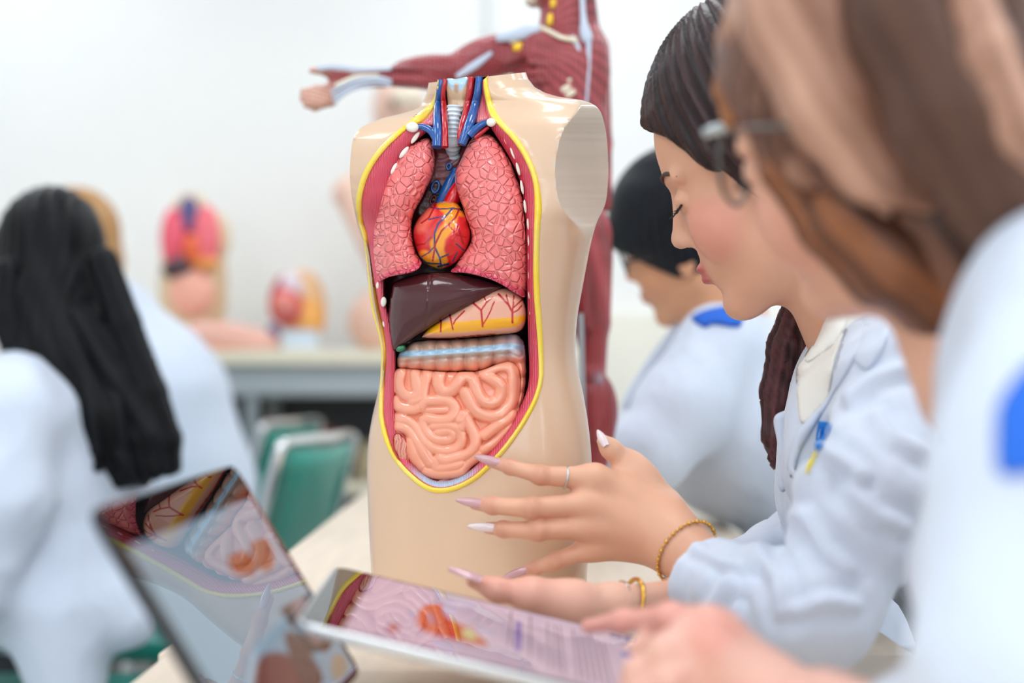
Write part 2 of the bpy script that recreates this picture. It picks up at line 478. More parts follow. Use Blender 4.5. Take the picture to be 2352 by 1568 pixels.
def ring(y):
    xl, xr, B, fl = smooth_rows(y) if y > 236 else np.array(row(y))
    A = (xr - xl) / 2 / math.cos(TH); nn = 2.35
    t = np.arange(NR) * 2 * math.pi / NR
    a = A * np.sign(np.cos(t)) * np.abs(np.cos(t)) ** (2 / nn); b = B * np.sign(np.sin(t)) * np.abs(np.sin(t)) ** (2 / nn)
    cut = a > fl * A; a = np.clip(a, -fl * A, fl * A)
    x = a * math.cos(TH) - b * math.sin(TH); h = a * math.sin(TH) + b * math.cos(TH)
    x = xl + (x - x.min()) * (xr - xl) / (x.max() - x.min())
    h = h - A * .12 * 0
    return x, h, cut, b
def shear(x, y): return y - .108 * (x - 1097) * np.clip(1 - (y - 178) / 42, 0, 1)
YS = np.r_[np.arange(178, 260, 2.0), np.arange(260, 1398, 4.0), 1398.0]
RINGS = [ring(y) for y in YS]
# front relief lookup
GX = np.arange(780, 1420, 2.0); HF = np.zeros((len(YS), len(GX)))
for i, (x, h, c, b) in enumerate(RINGS):
    k0, k1 = np.argmin(x), np.argmax(x)
    seq = np.arange(NR)
    up = [(k1 + j) % NR for j in range(((k0 - k1) % NR) + 1)]
    xs, hs = x[up], h[up]; o = np.argsort(xs); HF[i] = np.interp(GX, xs[o], hs[o])
def hF(x, y):
    x = np.asarray(x, float); y = np.asarray(y, float)
    y = y + .108 * (x - 1097) * np.clip(1 - (y - 178) / 42, 0, 1)
    fi = np.interp(y, YS, np.arange(len(YS))); i = np.clip(fi.astype(int), 0, len(YS) - 2); u = fi - i
    fj = np.clip((x - GX[0]) / 2, 0, len(GX) - 1.001); j = fj.astype(int); v = fj - j
    return (HF[i, j] * (1 - v) + HF[i, j + 1] * v) * (1 - u) + (HF[i + 1, j] * (1 - v) + HF[i + 1, j + 1] * v) * u
# opening: x, y, yellow band width, red wall width
HOLE = [(1006,183,6,4),(1006,187,7,5),(1003,210,9,8),(993,236,14,14),(966,262,22,22),(935,286,13,30),(901,313,13,42),(866,350,13,52),(839,392,14,64),(825,432,14,72),(820,468,14,70),(825,508,12,56),(835,542,11,44),(842,585,10,34),(847,630,12,26),(852,674,16,16),(859,718,17,15),
 (872,768,14,18),(878,810,12,20),(876,867,11,22),(873,916,11,25),(873,958,12,25),(881,998,12,24),(896,1038,11,21),(918,1071,11,18),(947,1100,11,16),(975,1121,12,15),(1004,1130,12,15),(1038,1127,12,15),(1074,1112,11,15),(1106,1090,11,15),
 (1147,1049,11,16),(1179,1010,11,17),(1207,968,11,18),(1231,923,11,18),(1244,881,11,20),(1247,842,12,21),(1245,782,13,20),(1242,733,14,18),(1238,684,14,15),(1236,618,14,14),(1237,555,14,15),(1239,512,15,18),(1242,480,17,22),(1238,433,14,26),
 (1229,395,13,28),(1211,354,13,28),(1186,316,13,26),(1158,285,14,18),(1139,262,17,12),(1127,230,14,9),(1120,200,11,7),(1118,178,10,5),(1118,173,10,4),(1080,176,3,3),(1040,180,3,3)]
hp = np.array(HOLE, float)
HO = resample(catmull(hp, 600), 360)
HO[:, 2:] = np.maximum(HO[:, 2:], 3); HO[:, 2] *= .88
TOP = (HO[:, 1] < 187 - .108 * (HO[:, 0] - 1006) + 1.5) & (HO[:, 0] > 1009) & (HO[:, 0] < 1115)
SKIP = TOP | np.roll(TOP, -1)
def curve_n(p):
    t = np.roll(p, -2, 0) - np.roll(p, 2, 0); t /= np.linalg.norm(t, axis=1)[:, None]
    return np.stack([t[:, 1], -t[:, 0]], 1)
nn_ = curve_n(HO[:, :2]);
if not inside(*(HO[:1, :2] + nn_[:1] * 4).T, HO[:, :2])[0]: nn_ = -nn_
for _ in range(6): nn_ = nn_ + .5 * (np.roll(nn_, 1, 0) + np.roll(nn_, -1, 0)); nn_ /= np.linalg.norm(nn_, axis=1)[:, None]
IN_Y = HO[:, :2] + nn_ * HO[:, 2:3]
IN_M = IN_Y + nn_ * HO[:, 3:4]
for _ in range(10): IN_M = .5 * IN_M + .25 * (np.roll(IN_M, 1, 0) + np.roll(IN_M, -1, 0))
torso = empty('anatomy_torso', Lp(1100, 1397, 0), 'beige plastic human torso model, open front with pink lungs and intestines, on wooden table', 'anatomical model')
# shell
m_shell = mk('beige_shell', 'attr', rough=.3, coat=.55, spec=.5, coat_rough=.07, var=((14, 14, 5), .03), bump=[('noise', (26, 26, 12), .25, .0016)])
BE = np.array(lin((221, 187, 156))); ST = np.array(lin((214, 194, 172)))
V = []; Cc = []; cut_all = []; front = []
for (x, h, c, b), y in zip(RINGS, YS):
    yy = shear(x, y)
    # hollow under the arm stump
    dent = np.exp(-(((x - 1338) / 22) ** 2 + ((yy - 512) / 26) ** 2)) * 9 * (h > -60)
    hh = h - dent
    V += [Lp(a, q, r) for a, q, r in zip(x, yy, hh)]; cut_all += list(c); front += list((h > -20) & ~c)
    Cc += [ST if cc else BE for cc in c]
V = np.array(V); pix = np.array([(a, shear(a, y)) for (x, h, c, b), y in zip(RINGS, YS) for a in x])
hole = HO[:, :2]
front = np.array(front); ins = inside(pix[:, 0], pix[:, 1], hole) & front
Fq = []
nr = len(YS)
for i in range(nr - 1):
    for k in range(NR):
        Fq.append((i * NR + k, i * NR + (k + 1) % NR, (i + 1) * NR + (k + 1) % NR, (i + 1) * NR + k))
Fq = np.array(Fq); cin = ins[Fq].sum(1)
keep = Fq[cin < 4]; keep = keep[~((ins[keep].sum(1) >= 3))]
used = np.unique(keep); bmask = ins.copy(); nu = np.ones(len(ins), bool); nu[used] = False; bmask[nu] = False
# pull the verts that stick into the opening back to its outline
for i in np.where(bmask)[0]:
    d = np.hypot(hole[:, 0] - pix[i, 0], hole[:, 1] - pix[i, 1]); j = int(d.argmin())
    q = hole[j] + nn_[j] * 3; V[i] = Lp(q[0], q[1], float(hF(q[0], q[1])) - 2)
V[-NR:, 2] = TZ + .0006; V[:, 2] = np.maximum(V[:, 2], TZ + .0006)
for k in range(NR):
    if front[k] and 1010 < pix[k, 0] < 1114: V[k] = Lp(pix[k, 0], pix[k, 1], RINGS[0][1][k] - 36)
Fl = keep[:, ::-1].tolist()
Fl.append([k for k in range(NR)]); Fl.append([(nr - 1) * NR + k for k in range(NR)][::-1])
mesh('shell', V, Fl, m_shell, torso, cols=Cc, sharp=42)
# rim loops
def loop(p, h): return np.array([Lp(a, b, c) for (a, b), c in zip(p, h)])
def strip(name, loops, mat, cols=None, parent=torso, label=None):
    n = len(loops[0]); V = np.vstack(loops); Fc = []
    for i in range(len(loops) - 1):
        for k in range(n): Fc.append([i * n + k, i * n + (k + 1) % n, (i + 1) * n + (k + 1) % n, (i + 1) * n + k])
    C_ = None if cols is None else np.vstack([np.tile(c, (n, 1)) for c in cols])
    return mesh(name, V, Fc, mat, parent, cols=C_, label=label)
hO = hF(HO[:, 0], HO[:, 1])
m_fat = mk('yellow_fat', 'attr', rough=.28, coat=.5, bump=[('noise', (260, 260, 260), .5, .001)])
YE, YL, RB = [np.array(lin(c)) for c in ((247, 214, 40), (243, 222, 120), (190, 90, 70))]
def at(f): return HO[:, :2] + nn_ * HO[:, 2:3] * f
ycol = []
for f in (-.25, -.1, .15, .5, .85, 1.05): ycol.append(at(f))
hy = [hO - 1.0, hO + 3, hO + 5.5, hO + 6, hO + 4, hO - 6]
mixv = (.5 + .5 * np.sin(np.arange(360) * .21) * np.sin(np.arange(360) * .047 + 1))[:, None]
ymix = YE * (1 - .6 * mixv) + YL * .6 * mixv
n = 360
Vy = np.vstack([loop(p, h) for p, h in zip(ycol, hy)])
cy = np.vstack([BE * .6 + YE * .4 + 0 * ymix, ymix, ymix, ymix, ymix, 0 * ymix + RB])
Fy = [[i * n + k, i * n + (k + 1) % n, (i + 1) * n + (k + 1) % n, (i + 1) * n + k] for i in range(5) for k in range(n) if not SKIP[k]]
mesh('fat_layer', Vy, Fy, m_fat, torso, cols=cy, label='yellow painted band around the opening')
m_musc = mk('red_muscle_wall', 'attr', rough=.32, coat=.5, bump=[('wave', (210, 60, 210), .45, .0014), ('noise', (420, 420, 420), .35, .001)])
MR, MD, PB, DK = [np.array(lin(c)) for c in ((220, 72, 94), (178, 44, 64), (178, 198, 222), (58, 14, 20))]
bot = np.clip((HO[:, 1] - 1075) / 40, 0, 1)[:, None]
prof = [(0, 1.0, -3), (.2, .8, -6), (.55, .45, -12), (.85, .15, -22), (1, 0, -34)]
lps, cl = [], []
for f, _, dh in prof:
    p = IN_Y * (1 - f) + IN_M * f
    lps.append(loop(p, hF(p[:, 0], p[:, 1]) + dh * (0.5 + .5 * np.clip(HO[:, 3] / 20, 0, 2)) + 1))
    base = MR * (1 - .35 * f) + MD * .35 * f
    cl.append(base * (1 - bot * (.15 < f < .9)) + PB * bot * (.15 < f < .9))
lps = [loop(IN_Y - nn_ * 2, hO - 2)] + lps; cl = [np.tile(MR, (n, 1)) * 1.0] + cl
Vm = np.vstack(lps)
Fm = [[i * n + k, i * n + (k + 1) % n, (i + 1) * n + (k + 1) % n, (i + 1) * n + k] for i in range(len(lps) - 1) for k in range(n) if not SKIP[k]]
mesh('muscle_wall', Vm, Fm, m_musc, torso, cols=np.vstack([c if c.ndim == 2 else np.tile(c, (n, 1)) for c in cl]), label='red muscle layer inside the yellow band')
# cavity: wall going in and its floor
m_cav = mk('cavity_lining', 'attr', rough=.35, coat=.3, bump=[('noise', (90, 90, 90), .5, .002)])
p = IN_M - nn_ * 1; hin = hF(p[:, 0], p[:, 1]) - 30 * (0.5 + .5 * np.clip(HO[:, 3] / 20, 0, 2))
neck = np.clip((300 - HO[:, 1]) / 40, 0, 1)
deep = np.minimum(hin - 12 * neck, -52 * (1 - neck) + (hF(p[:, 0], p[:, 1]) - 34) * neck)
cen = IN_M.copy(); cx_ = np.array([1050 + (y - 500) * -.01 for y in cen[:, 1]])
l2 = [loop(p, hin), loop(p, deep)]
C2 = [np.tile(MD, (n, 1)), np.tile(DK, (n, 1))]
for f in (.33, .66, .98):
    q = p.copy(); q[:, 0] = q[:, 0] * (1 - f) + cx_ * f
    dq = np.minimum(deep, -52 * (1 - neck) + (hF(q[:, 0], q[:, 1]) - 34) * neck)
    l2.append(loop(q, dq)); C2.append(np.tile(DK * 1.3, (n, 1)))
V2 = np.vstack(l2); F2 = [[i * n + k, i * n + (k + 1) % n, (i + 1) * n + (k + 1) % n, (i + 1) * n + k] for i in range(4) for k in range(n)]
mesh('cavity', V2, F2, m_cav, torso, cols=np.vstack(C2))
# ribs showing in the wall
m_bone = mk('bone_white', (236, 230, 216), rough=.3, coat=.4)
def oval(name, cx, cy, a, b, ang, h, mat, parent=torso, thick=5, to=Lp):
    t = np.linspace(0, 2 * math.pi, 20, endpoint=False); c, s = math.cos(ang), math.sin(ang)
    rings = []
    for f, z in ((1, -4), (1, thick * .5), (.82, thick * .85), (.4, thick)):
        u, v = a * f * np.cos(t), b * f * np.sin(t)
        rings.append(np.array([to(cx + i * c - j * s, cy + i * s + j * c, h + z) for i, j in zip(u, v)]))
    V = np.vstack(rings); m_ = 20
    Fc = [[i * m_ + k, i * m_ + (k + 1) % m_, (i + 1) * m_ + (k + 1) % m_, (i + 1) * m_ + k] for i in range(3) for k in range(m_)] + [[3 * m_ + k for k in range(m_)]]
    return mesh(name, V, Fc, mat, parent)
RIBS = [(954,316,15,6,-.95),(928,350,15,6.5,-.9),(905,387,13,5.5,-1.1),(869,655,5,10,.1),(881,693,6,13,.1),(884,742,5,11,.05),
 (1150,298,11,4,.75),(1163,325,12,4,1.1),(1178,352,13,4.5,1.2),(1190,388,14,4.5,1.3),(1199,430,15,4,1.4),(1206,474,14,4,1.45),(1213,515,12,3.6,1.5),(1215,551,13,4,1.55),(1216,588,12,4,1.55),(1216,630,12,4,1.55),(1217,676,11,4.5,1.55),(1220,716,9,5,1.6)]
for cx, cy, a, b, g in RIBS:
    oval('rib_end', cx, cy, a * 1.12, b * .88, g, float(hF(cx, cy)) - (18 if cx > 1000 else (20 if cy < 600 else 12)), m_bone)
oval('clavicle_end', 947, 292, 15, 12, .1, float(hF(947, 292)) + 3, m_bone, thick=8)
oval('clavicle_end', 1128, 281, 11, 10, .1, float(hF(1128, 281)) + 4, m_bone, thick=8)
# neck: larynx, windpipe and vessels
def hp_(pts, dh): return [Lp(x, y, float(hF(x, y)) + dh) for x, y in pts]
m_blue = mk('vein_blue', (14, 84, 158), rough=.2, coat=.6); m_art = mk('artery_red', (190, 20, 34), rough=.2, coat=.6)
m_wind = mk('windpipe_blue', (214, 228, 238), rough=.3, coat=.4)
m_lar = mk('larynx_tan', 'attr', rough=.3, coat=.5, bump=[('noise', (220, 220, 110), .6, .0015)])
relief('larynx', [(1024,184),(1048,181),(1074,178),(1076,205),(1072,235),(1062,256),(1045,252),(1032,254),(1026,230)], lambda x, y, d: hF(x, y) - 22 + 16 * np.minimum(d / 14, 1) ** .5, m_lar, torso, 2.5,
       colfun=lambda x, y, d: paint(x, y, lin((214, 180, 146)), [([(1036, 186), (1046, 198)], 9, lin((170, 205, 226)), 4), ([(1064, 182), (1054, 198)], 9, lin((170, 205, 226)), 4), ([(1048, 196), (1048, 208)], 3, lin((190, 150, 120)), 5)]))
Vt, Ft = [], []
tr = catmull([(1045, 244), (1043, 275), (1041, 305), (1040, 340), (1043, 365), (1034, 400), (1024, 425)], 90, False)
trh = [float(hF(1044, 250)) - 9 - max(0, (y - 325)) * .8 for x, y in tr]
rr = np.array([17.5 - 3 * (y > 345) + 1.5 * math.sin(y * .62) for x, y in tr]) * S
tube('windpipe', [Lp(x, y, h) for (x, y), h in zip(tr, trh)], rr, m_wind, torso, seg=20)
def vessel(name, pts, rads, mat, dh=-8):
    q = catmull(np.c_[np.array(pts, float), rads], 40, False)
    dhs = dh if np.ndim(dh) else np.full(len(q), dh)
    return tube(name, [Lp(x, y, float(hF(x, max(y, 176))) + d) for (x, y, r), d in zip(q, dhs)], q[:, 2] * S, mat, torso, seg=14)
vessel('jugular_vein', [(1014, 183), (1008, 225), (1004, 265), (1005, 305), (1004, 338)], [8, 8.5, 9, 11, 12], m_blue)
vessel('subclavian_vein', [(962, 291), (978, 294), (992, 303), (1001, 318)], [7, 8, 9, 9], m_blue)
vessel('carotid_artery', [(1023, 182), (1018, 215), (1020, 250), (1022, 290), (1022, 338)], [5, 5.5, 7, 7, 8], m_art, -9)
vessel('carotid_artery', [(1083, 177), (1079, 215), (1070, 260), (1058, 300), (1056, 332)], [7, 7.5, 8, 7, 5], m_art, -12)
vessel('jugular_vein', [(1101, 177), (1097, 215), (1087, 258), (1075, 295), (1060, 332)], [8, 9, 10.5, 11, 10], m_blue)
vessel('subclavian_vein', [(1121, 281), (1106, 287), (1090, 299), (1078, 312)], [6.5, 8, 9, 9], m_blue, -7)
vessel('subclavian_artery', [(1122, 292), (1106, 304), (1090, 316)], [4, 5, 5], m_art, -16)
m_pinkm = mk('pink_neck_muscle', (206, 104, 110), rough=.35, coat=.4, bump=[('wave', (160, 40, 160), .4, .001)])
relief('neck_muscle', [(1002, 240), (1004, 262), (998, 284), (976, 290), (966, 284), (984, 265)], lambda x, y, d: hF(x, y) - 14 + 8 * np.minimum(d / 8, 1), m_pinkm, torso, 3)
relief('neck_muscle', [(1108, 205), (1113, 225), (1120, 255), (1126, 272), (1108, 282), (1092, 280), (1098, 245)], lambda x, y, d: hF(x, y) - 14 + 8 * np.minimum(d / 8, 1), m_pinkm, torso, 3)
# mediastinum behind the lungs
m_med = mk('mediastinum_red', 'attr', rough=.35, coat=.35, bump=[('noise', (120, 120, 60), .7, .002)])
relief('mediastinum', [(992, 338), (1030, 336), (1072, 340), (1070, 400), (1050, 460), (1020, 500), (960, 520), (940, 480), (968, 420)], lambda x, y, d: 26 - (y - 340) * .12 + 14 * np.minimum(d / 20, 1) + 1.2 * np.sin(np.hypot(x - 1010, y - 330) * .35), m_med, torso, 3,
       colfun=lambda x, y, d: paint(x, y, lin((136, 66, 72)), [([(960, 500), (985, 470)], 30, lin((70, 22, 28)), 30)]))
def ringmesh(name, cx, cy, a, b, ang, h, r, mat):
    t = np.linspace(0, 2 * math.pi, 28, endpoint=False); c, s = math.cos(ang), math.sin(ang)
    return tube(name, [Lp(cx + a * math.cos(i) * c - b * math.sin(i) * s, cy + a * math.cos(i) * s + b * math.sin(i) * c, h) for i in np.r_[t, t[:2]]], r * S, mat, torso, seg=8)
ringmesh('vein_stump', 1000, 429, 13, 8, -1.3, 38, 3.2, m_blue); ringmesh('vein_stump', 1031, 382, 7, 5, -1.3, 42, 3, m_blue); ringmesh('artery_stump', 995, 459, 10, 6, -1.2, 34, 2.2, mk('dark_red', (92, 14, 20), rough=.3))
tube('pulmonary_vein', [Lp(1012, 468, 44), Lp(1030, 430, 50), Lp(1052, 392, 46)], np.array([12, 14, 13]) * S, m_blue, torso, n=20, seg=16)
tube('aorta', [Lp(1030, 480, 58), Lp(1044, 450, 62), Lp(1060, 425, 56)], np.array([17, 18, 17]) * S, mk('aorta_red', (216, 24, 30), rough=.2, coat=.6), torso, n=20, seg=18)
# lungs
m_lung = mk('lung_pink', 'attr', rough=.24, coat=.6, coat_rough=.1, bump=[('cells', (150, 0.001, 150), .75, .0024), ('noise', (60, 60, 60), .2, .001)])
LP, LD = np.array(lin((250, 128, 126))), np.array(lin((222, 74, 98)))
LUNG_A = [(982,317),(993,327),(997,351),(998,377),(991,407),(979,433),(968,457),(956,477),(949,495),(945,515),(946,539),(950,562),(957,584),(968,600),(964,613),(950,624),(927,629),(897,635),(874,645),(859,657),(850,672),(846,650),(842,618),(841,583),(845,542),(852,512),(862,483),(871,451),(883,418),(897,386),(915,360),(938,336),(962,322)]
BOT_A = [(968,606),(950,624),(927,629),(897,635),(874,645),(859,657),(849,674)]
LUNG_B = [(1111,308),(1129,311),(1144,326),(1161,351),(1175,377),(1186,407),(1197,436),(1204,471),(1208,509),(1211,553),(1213,612),(1212,656),(1205,682),(1185,674),(1155,655),(1126,641),(1091,631),(1062,626),(1036,624),(1047,609),(1059,589),(1073,571),(1082,553),(1082,533),(1075,512),(1066,486),(1057,459),(1050,436),(1045,413),(1048,389),(1059,366),(1069,342),(1082,320),(1097,309)]
BOT_B = [(1036,624),(1062,626),(1091,631),(1126,641),(1155,655),(1185,674),(1206,683)]
def lung(outline, bot, fiss):
    top = np.array([q for q in catmull(outline, 330) if segdist(np.array([q[0]]), np.array([q[1]]), bot)[0] > 7])
    i = np.argmax(np.linalg.norm(np.diff(np.vstack([top, top[:1]]), axis=0), axis=1)); top = np.roll(top, -(i + 1), 0)
    def hf(x, y, d):
        db = segdist(x, y, bot)
        h = hF(x, y) - 52 + 66 * np.sqrt(1 - (1 - np.clip(d / 62, 0, 1)) ** 2) - 6 * np.clip((y - 560) / 90, 0, 1)
        h = h - 5 * np.exp(-((db - 15) / 3.0) ** 2) + 2.2 * np.sin(x * .8) * np.exp(-(db / 8) ** 2)
        for f in fiss:
            df = segdist(x, y, f); h = h - 3.0 * np.exp(-(df / 2.6) ** 2)
        return h
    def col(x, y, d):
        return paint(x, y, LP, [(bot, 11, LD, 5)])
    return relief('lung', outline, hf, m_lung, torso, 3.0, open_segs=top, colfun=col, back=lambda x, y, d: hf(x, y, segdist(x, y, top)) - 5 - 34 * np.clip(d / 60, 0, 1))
lung(LUNG_A, BOT_A, [[(862, 484), (900, 495), (944, 500)], [(858, 560), (890, 580), (918, 600)]])
lung(LUNG_B, BOT_B, [[(1191, 427), (1160, 500), (1097, 612)]])
# heart
m_heart = mk('heart_paint', 'attr', rough=.16, coat=.8, bump=[('noise', (120, 120, 120), .35, .0012)])
HR, HO_, HB, HD = [np.array(lin(c)) for c in ((222, 36, 40), (247, 158, 28), (38, 62, 110), (176, 14, 26))]
HS = [([(1018,470),(1040,490),(1030,520),(1010,545),(1004,580)], 10, HO_, 7), ([(1040,478),(1062,484)], 10, HO_, 6), ([(975,590),(1000,605),(1012,600)], 13, HO_, 6), ([(1000,560),(1012,590)], 10, HO_, 6),
 ([(966,520),(985,490)], 7, np.array(lin((240,110,90))), 14),
 ([(1060,482),(1040,478),(1024,496),(1006,514),(998,536),(998,566),(1010,592),(1014,612)], 1.5, HB, 1.2), ([(1040,478),(1010,480),(990,476)], 1.2, HB, 1), ([(1024,496),(1000,500),(985,504)], 1.2, HB, 1), ([(998,566),(985,580),(968,590)], 1.1, HB, 1), ([(1010,592),(1030,584)], 1.2, HB, 1), ([(1012,606),(980,604),(962,590)], 1.5, HB, 1), ([(1048,560),(1066,575)], 1.2, HB, 1), ([(1040,600),(1050,580)], 1.5, HB, 1),
 ([(1055,480),(1046,500),(1030,516),(1014,530),(1000,560),(994,598)], 1.6, HD, 1.2), ([(1000,470),(985,500),(968,512)], 1.3, HD, 1.2), ([(1030,516),(1050,540),(1070,545)], 1.2, HD, 1), ([(990,545),(975,560),(957,562)], 1.2, HD, 1), ([(1052,520),(1064,560)], 1.3, HD, 2), ([(1006,612),(1030,606)], 2, HB, 1)]
relief('heart', [(1012,462),(1032,461),(1053,468),(1069,492),(1077,512),(1083,536),(1077,565),(1061,590),(1041,609),(1015,619),(991,613),(971,601),(957,580),(949,556),(947,533),(953,512),(971,487),(991,470)],
       lambda x, y, d: hF(x, y) - 74 + 74 * np.sqrt(1 - (1 - np.clip(d / 64, 0, 1)) ** 2) + 1.6 * np.sin(x * .13 + y * .09), m_heart, torso, 1.8,
       colfun=lambda x, y, d: paint(x, y, HR, HS), back=lambda x, y, d: hF(x, y) - 76 - 30 * np.clip(d / 40, 0, 1))
# liver
LV = [(905,649),(947,632),(996,625),(1045,626),(1098,636),(1150,654),(1156,660),(1130,675),(1102,691),(1060,712),(1024,730),(996,747),(968,765),(940,783),(916,801),(903,808),(895,796),(890,768),(889,737),(892,705),(897,674)]
relief('liver', LV, lambda x, y, d: hF(x, y) - 30 + 34 * np.sqrt(1 - (1 - np.clip(d / 46, 0, 1)) ** 2) - 16 * np.clip((690 - y) / 60, 0, 1) - 2.5 * np.exp(-((x - (985 - (y - 680) * .08)) / 3.5) ** 2),
       mk('liver_brown', (76, 30, 34), rough=.14, coat=.3, spec=.4, coat_rough=.03, bump=[('noise', (35, 35, 35), .25, .002)]), torso, 3.0, back=lambda x, y, d: hF(x, y) - 32 - 40 * np.clip(d / 50, 0, 1))
oval('gallbladder', 921, 800, 12, 7, -.4, float(hF(921, 800)) - 22, mk('gallbladder_green', (28, 116, 70), rough=.25, coat=.5), thick=10)
# stomach with painted vessels
def c3(*p): return [(800 + a / 2.8515, 600 + b / 2.8515) for a, b in p]
SR = np.array(lin((190, 22, 30)))
SV = [([(608,380),(605,460)],1.5),([(665,350),(685,445)],1.4),([(760,325),(700,385),(690,410)],1.3),([(815,270),(870,320),(880,425)],1.8),([(888,230),(905,270),(870,320)],1.3),([(905,270),(945,235)],1.2),([(955,265),(925,340),(885,410)],1.1),([(985,215),(1050,285),(1075,330),(1075,400)],2.0),([(1035,220),(1050,285)],1.4),([(1085,225),(1080,290),(1075,330)],1.3),([(1140,250),(1085,300)],1.3),([(1135,290),(1110,320),(1080,335)],1.2)]
YB_ = np.array(lin((250, 178, 24)))
SK = [(c3((500,470),(620,435),(760,428),(900,415),(1030,405),(1160,388)), 11, YB_, 3), (c3((480,492),(700,492),(950,468),(1110,446),(1160,410)), 5, np.array(lin((238,170,140))), 4), (c3((500,505),(700,502),(850,485),(960,478)), 1.3, SR, 1)] + [(c3(*p), w, SR, 1.0) for p, w in SV]
relief('stomach', c3((478,492),(520,440),(600,385),(700,320),(830,240),(960,180),(1060,180),(1130,225),(1162,300),(1167,370),(1150,432),(1100,467),(950,484),(750,502),(560,508),(490,502)),
       lambda x, y, d: hF(x, y) - 52 + 46 * np.sqrt(1 - (1 - np.clip(d / 32, 0, 1)) ** 2) - 10 * np.clip((1010 - x) / 60, 0, 1), mk('stomach_paint', 'attr', rough=.25, coat=.6, bump=[('noise', (200, 60, 40), .35, .001)]), torso, 1.8,
       colfun=lambda x, y, d: paint(x, y, lin((240, 176, 150)), SK), back=lambda x, y, d: hF(x, y) - 56 - 20 * np.clip(d / 40, 0, 1))
# transverse and descending colon
PK, GR, GB, LB = [np.array(lin(c)) for c in ((246, 164, 134), (176, 142, 124), (166, 150, 140), (166, 198, 222))]
CO = c3((322,615),(312,655),(330,702),(420,712),(600,728),(740,725),(860,722),(960,690),(1080,690),(1110,800),(1090,960),(1100,1010),(1130,985),(1155,880),(1168,760),(1166,620),(1156,540),(1120,482),(1065,465),(1000,474),(900,488),(800,496),(640,506),(500,512),(420,525),(355,575))
def colh(x, y, d):
    dc = segdist(x, y, c3((330,640),(500,620),(720,605),(900,595),(1060,575),(1120,600)))
    lob = .5 + .5 * np.cos(x * 2 * math.pi / 33 + .8)
    vert = np.clip((x - 1165) / 20, 0, 1) * np.clip((y - 790) / 30, 0, 1)
    lobv = .5 + .5 * np.cos(y * 2 * math.pi / 34)
    h = hF(x, y) - 66 + 52 * np.sqrt(1 - (1 - np.clip(d / 30, 0, 1)) ** 2) - 16 * (1 - np.clip((y - 775) / 18, 0, 1))
    h = h - 13 * (1 - np.sqrt(np.clip(lob, 0, 1))) * (1 - vert) * np.clip(dc / 12, 0, 1) - 12 * (1 - np.sqrt(lobv)) * vert - 4 * np.exp(-((dc - 9) / 3) ** 2)
    return h
def colc(x, y, d):
    dc = segdist(x, y, c3((330,605),(500,600),(720,585),(900,570),(1060,555),(1130,560)))
    up = y < np.interp(x, [913, 1000, 1100, 1172], [806, 808, 803, 794])
    g = np.clip((y - np.interp(x, [913, 1000, 1100, 1200], [818, 818, 812, 806])) / 30, 0, 1)[:, None]
    c = np.where(up[:, None], GR[:3], GB[:3] * (1 - g) + PK[:3] * g)
    v = (np.clip((y - 812) / 30, 0, 1) * np.clip((x - 1150) / 25, 0, 1))[:, None]
    c = c * (1 - v) + PK[:3] * v
    a = np.clip((7.5 - dc) / 3, 0, 1)[:, None]
    e = np.clip((x - 1130) / 50, 0, 1)[:, None] * np.clip((830 - y) / 30, 0, 1)[:, None] * .6
    c = c * (1 - e) + np.array(lin((196, 190, 206)))[:3] * e
    return c * (1 - a) + LB[:3] * a
m_gut = mk('intestine_paint', 'attr', rough=.27, coat=.6, coat_rough=.08, bump=[('noise', (45, 45, 45), .12, .0015)])
relief('large_intestine', CO, colh, m_gut, torso, 2.2, colfun=colc, back=lambda x, y, d: hF(x, y) - 70 - 20 * np.clip(d / 30, 0, 1))
# small intestine coils
SI = c3((320,705),(290,760),(285,850),(283,940),(275,970),(298,1010),(290,1060),(278,1110),(300,1200),(330,1290),(390,1335),(430,1350),(470,1390),(520,1420),(600,1436),(700,1430),(770,1412),(812,1352),(900,1300),(980,1250),(1050,1150),(1095,1060),(1112,980),(1125,880),(1128,780),(1110,690),(1060,655),(980,672),(860,715),(740,722),(600,722),(420,706))
COILS = [([(345,725),(330,790),(345,850),(400,885),(455,868),(445,800),(440,735)],38),([(520,735),(500,800),(490,860),(480,895),(420,915)],38),([(600,735),(590,800),(620,855),(680,845),(715,800),(760,745),(815,770),(840,840),(880,910),(930,930),(990,900),(1005,830),(970,790),(900,745)],43),
 ([(890,730),(970,685),(1050,685),(1085,740),(1080,850),(1065,930),(1000,1000),(920,1015),(845,990),(800,930),(765,860)],43),([(300,915),(340,955),(420,970),(455,960)],38),([(480,955),(500,920),(580,910),(660,915),(700,960),(690,1010),(640,1040),(560,1040),(510,1030)],40),
 ([(500,975),(600,975),(640,970)],26),([(490,1040),(500,1100),(560,1160),(640,1175),(685,1150),(660,1115),(590,1120)],36),([(310,1030),(390,1045),(440,1090),(480,1160),(540,1220),(640,1240),(720,1215),(745,1160),(720,1100),(640,1075),(560,1080)],37),
 ([(740,1090),(765,1020),(800,1080),(830,1140),(830,1210),(780,1265),(700,1285),(640,1300),(600,1290)],42),([(760,1010),(740,1040)],45),([(895,1135),(960,1090),(1040,1045),(1080,1010)],42),([(885,1240),(950,1200),(1020,1140),(1075,1080)],38),
 ([(320,1080),(390,1110),(440,1180),(490,1260),(530,1320)],40),([(540,1300),(500,1230),(470,1180)],34),([(400,1180),(430,1280),(470,1350)],40),([(500,1385),(560,1395),(640,1400),(730,1390),(790,1330),(860,1270)],40),([(570,1310),(580,1360),(660,1350),(740,1330)],38),([(1100,720),(1110,800),(1090,900)],32),([(300,740),(300,840)],26)]
CL = [(resample(catmull(c3(*p), 40, False) if len(p) > 2 else np.array(c3(*p)), 28, False), r / 2.8515) for p, r in COILS]
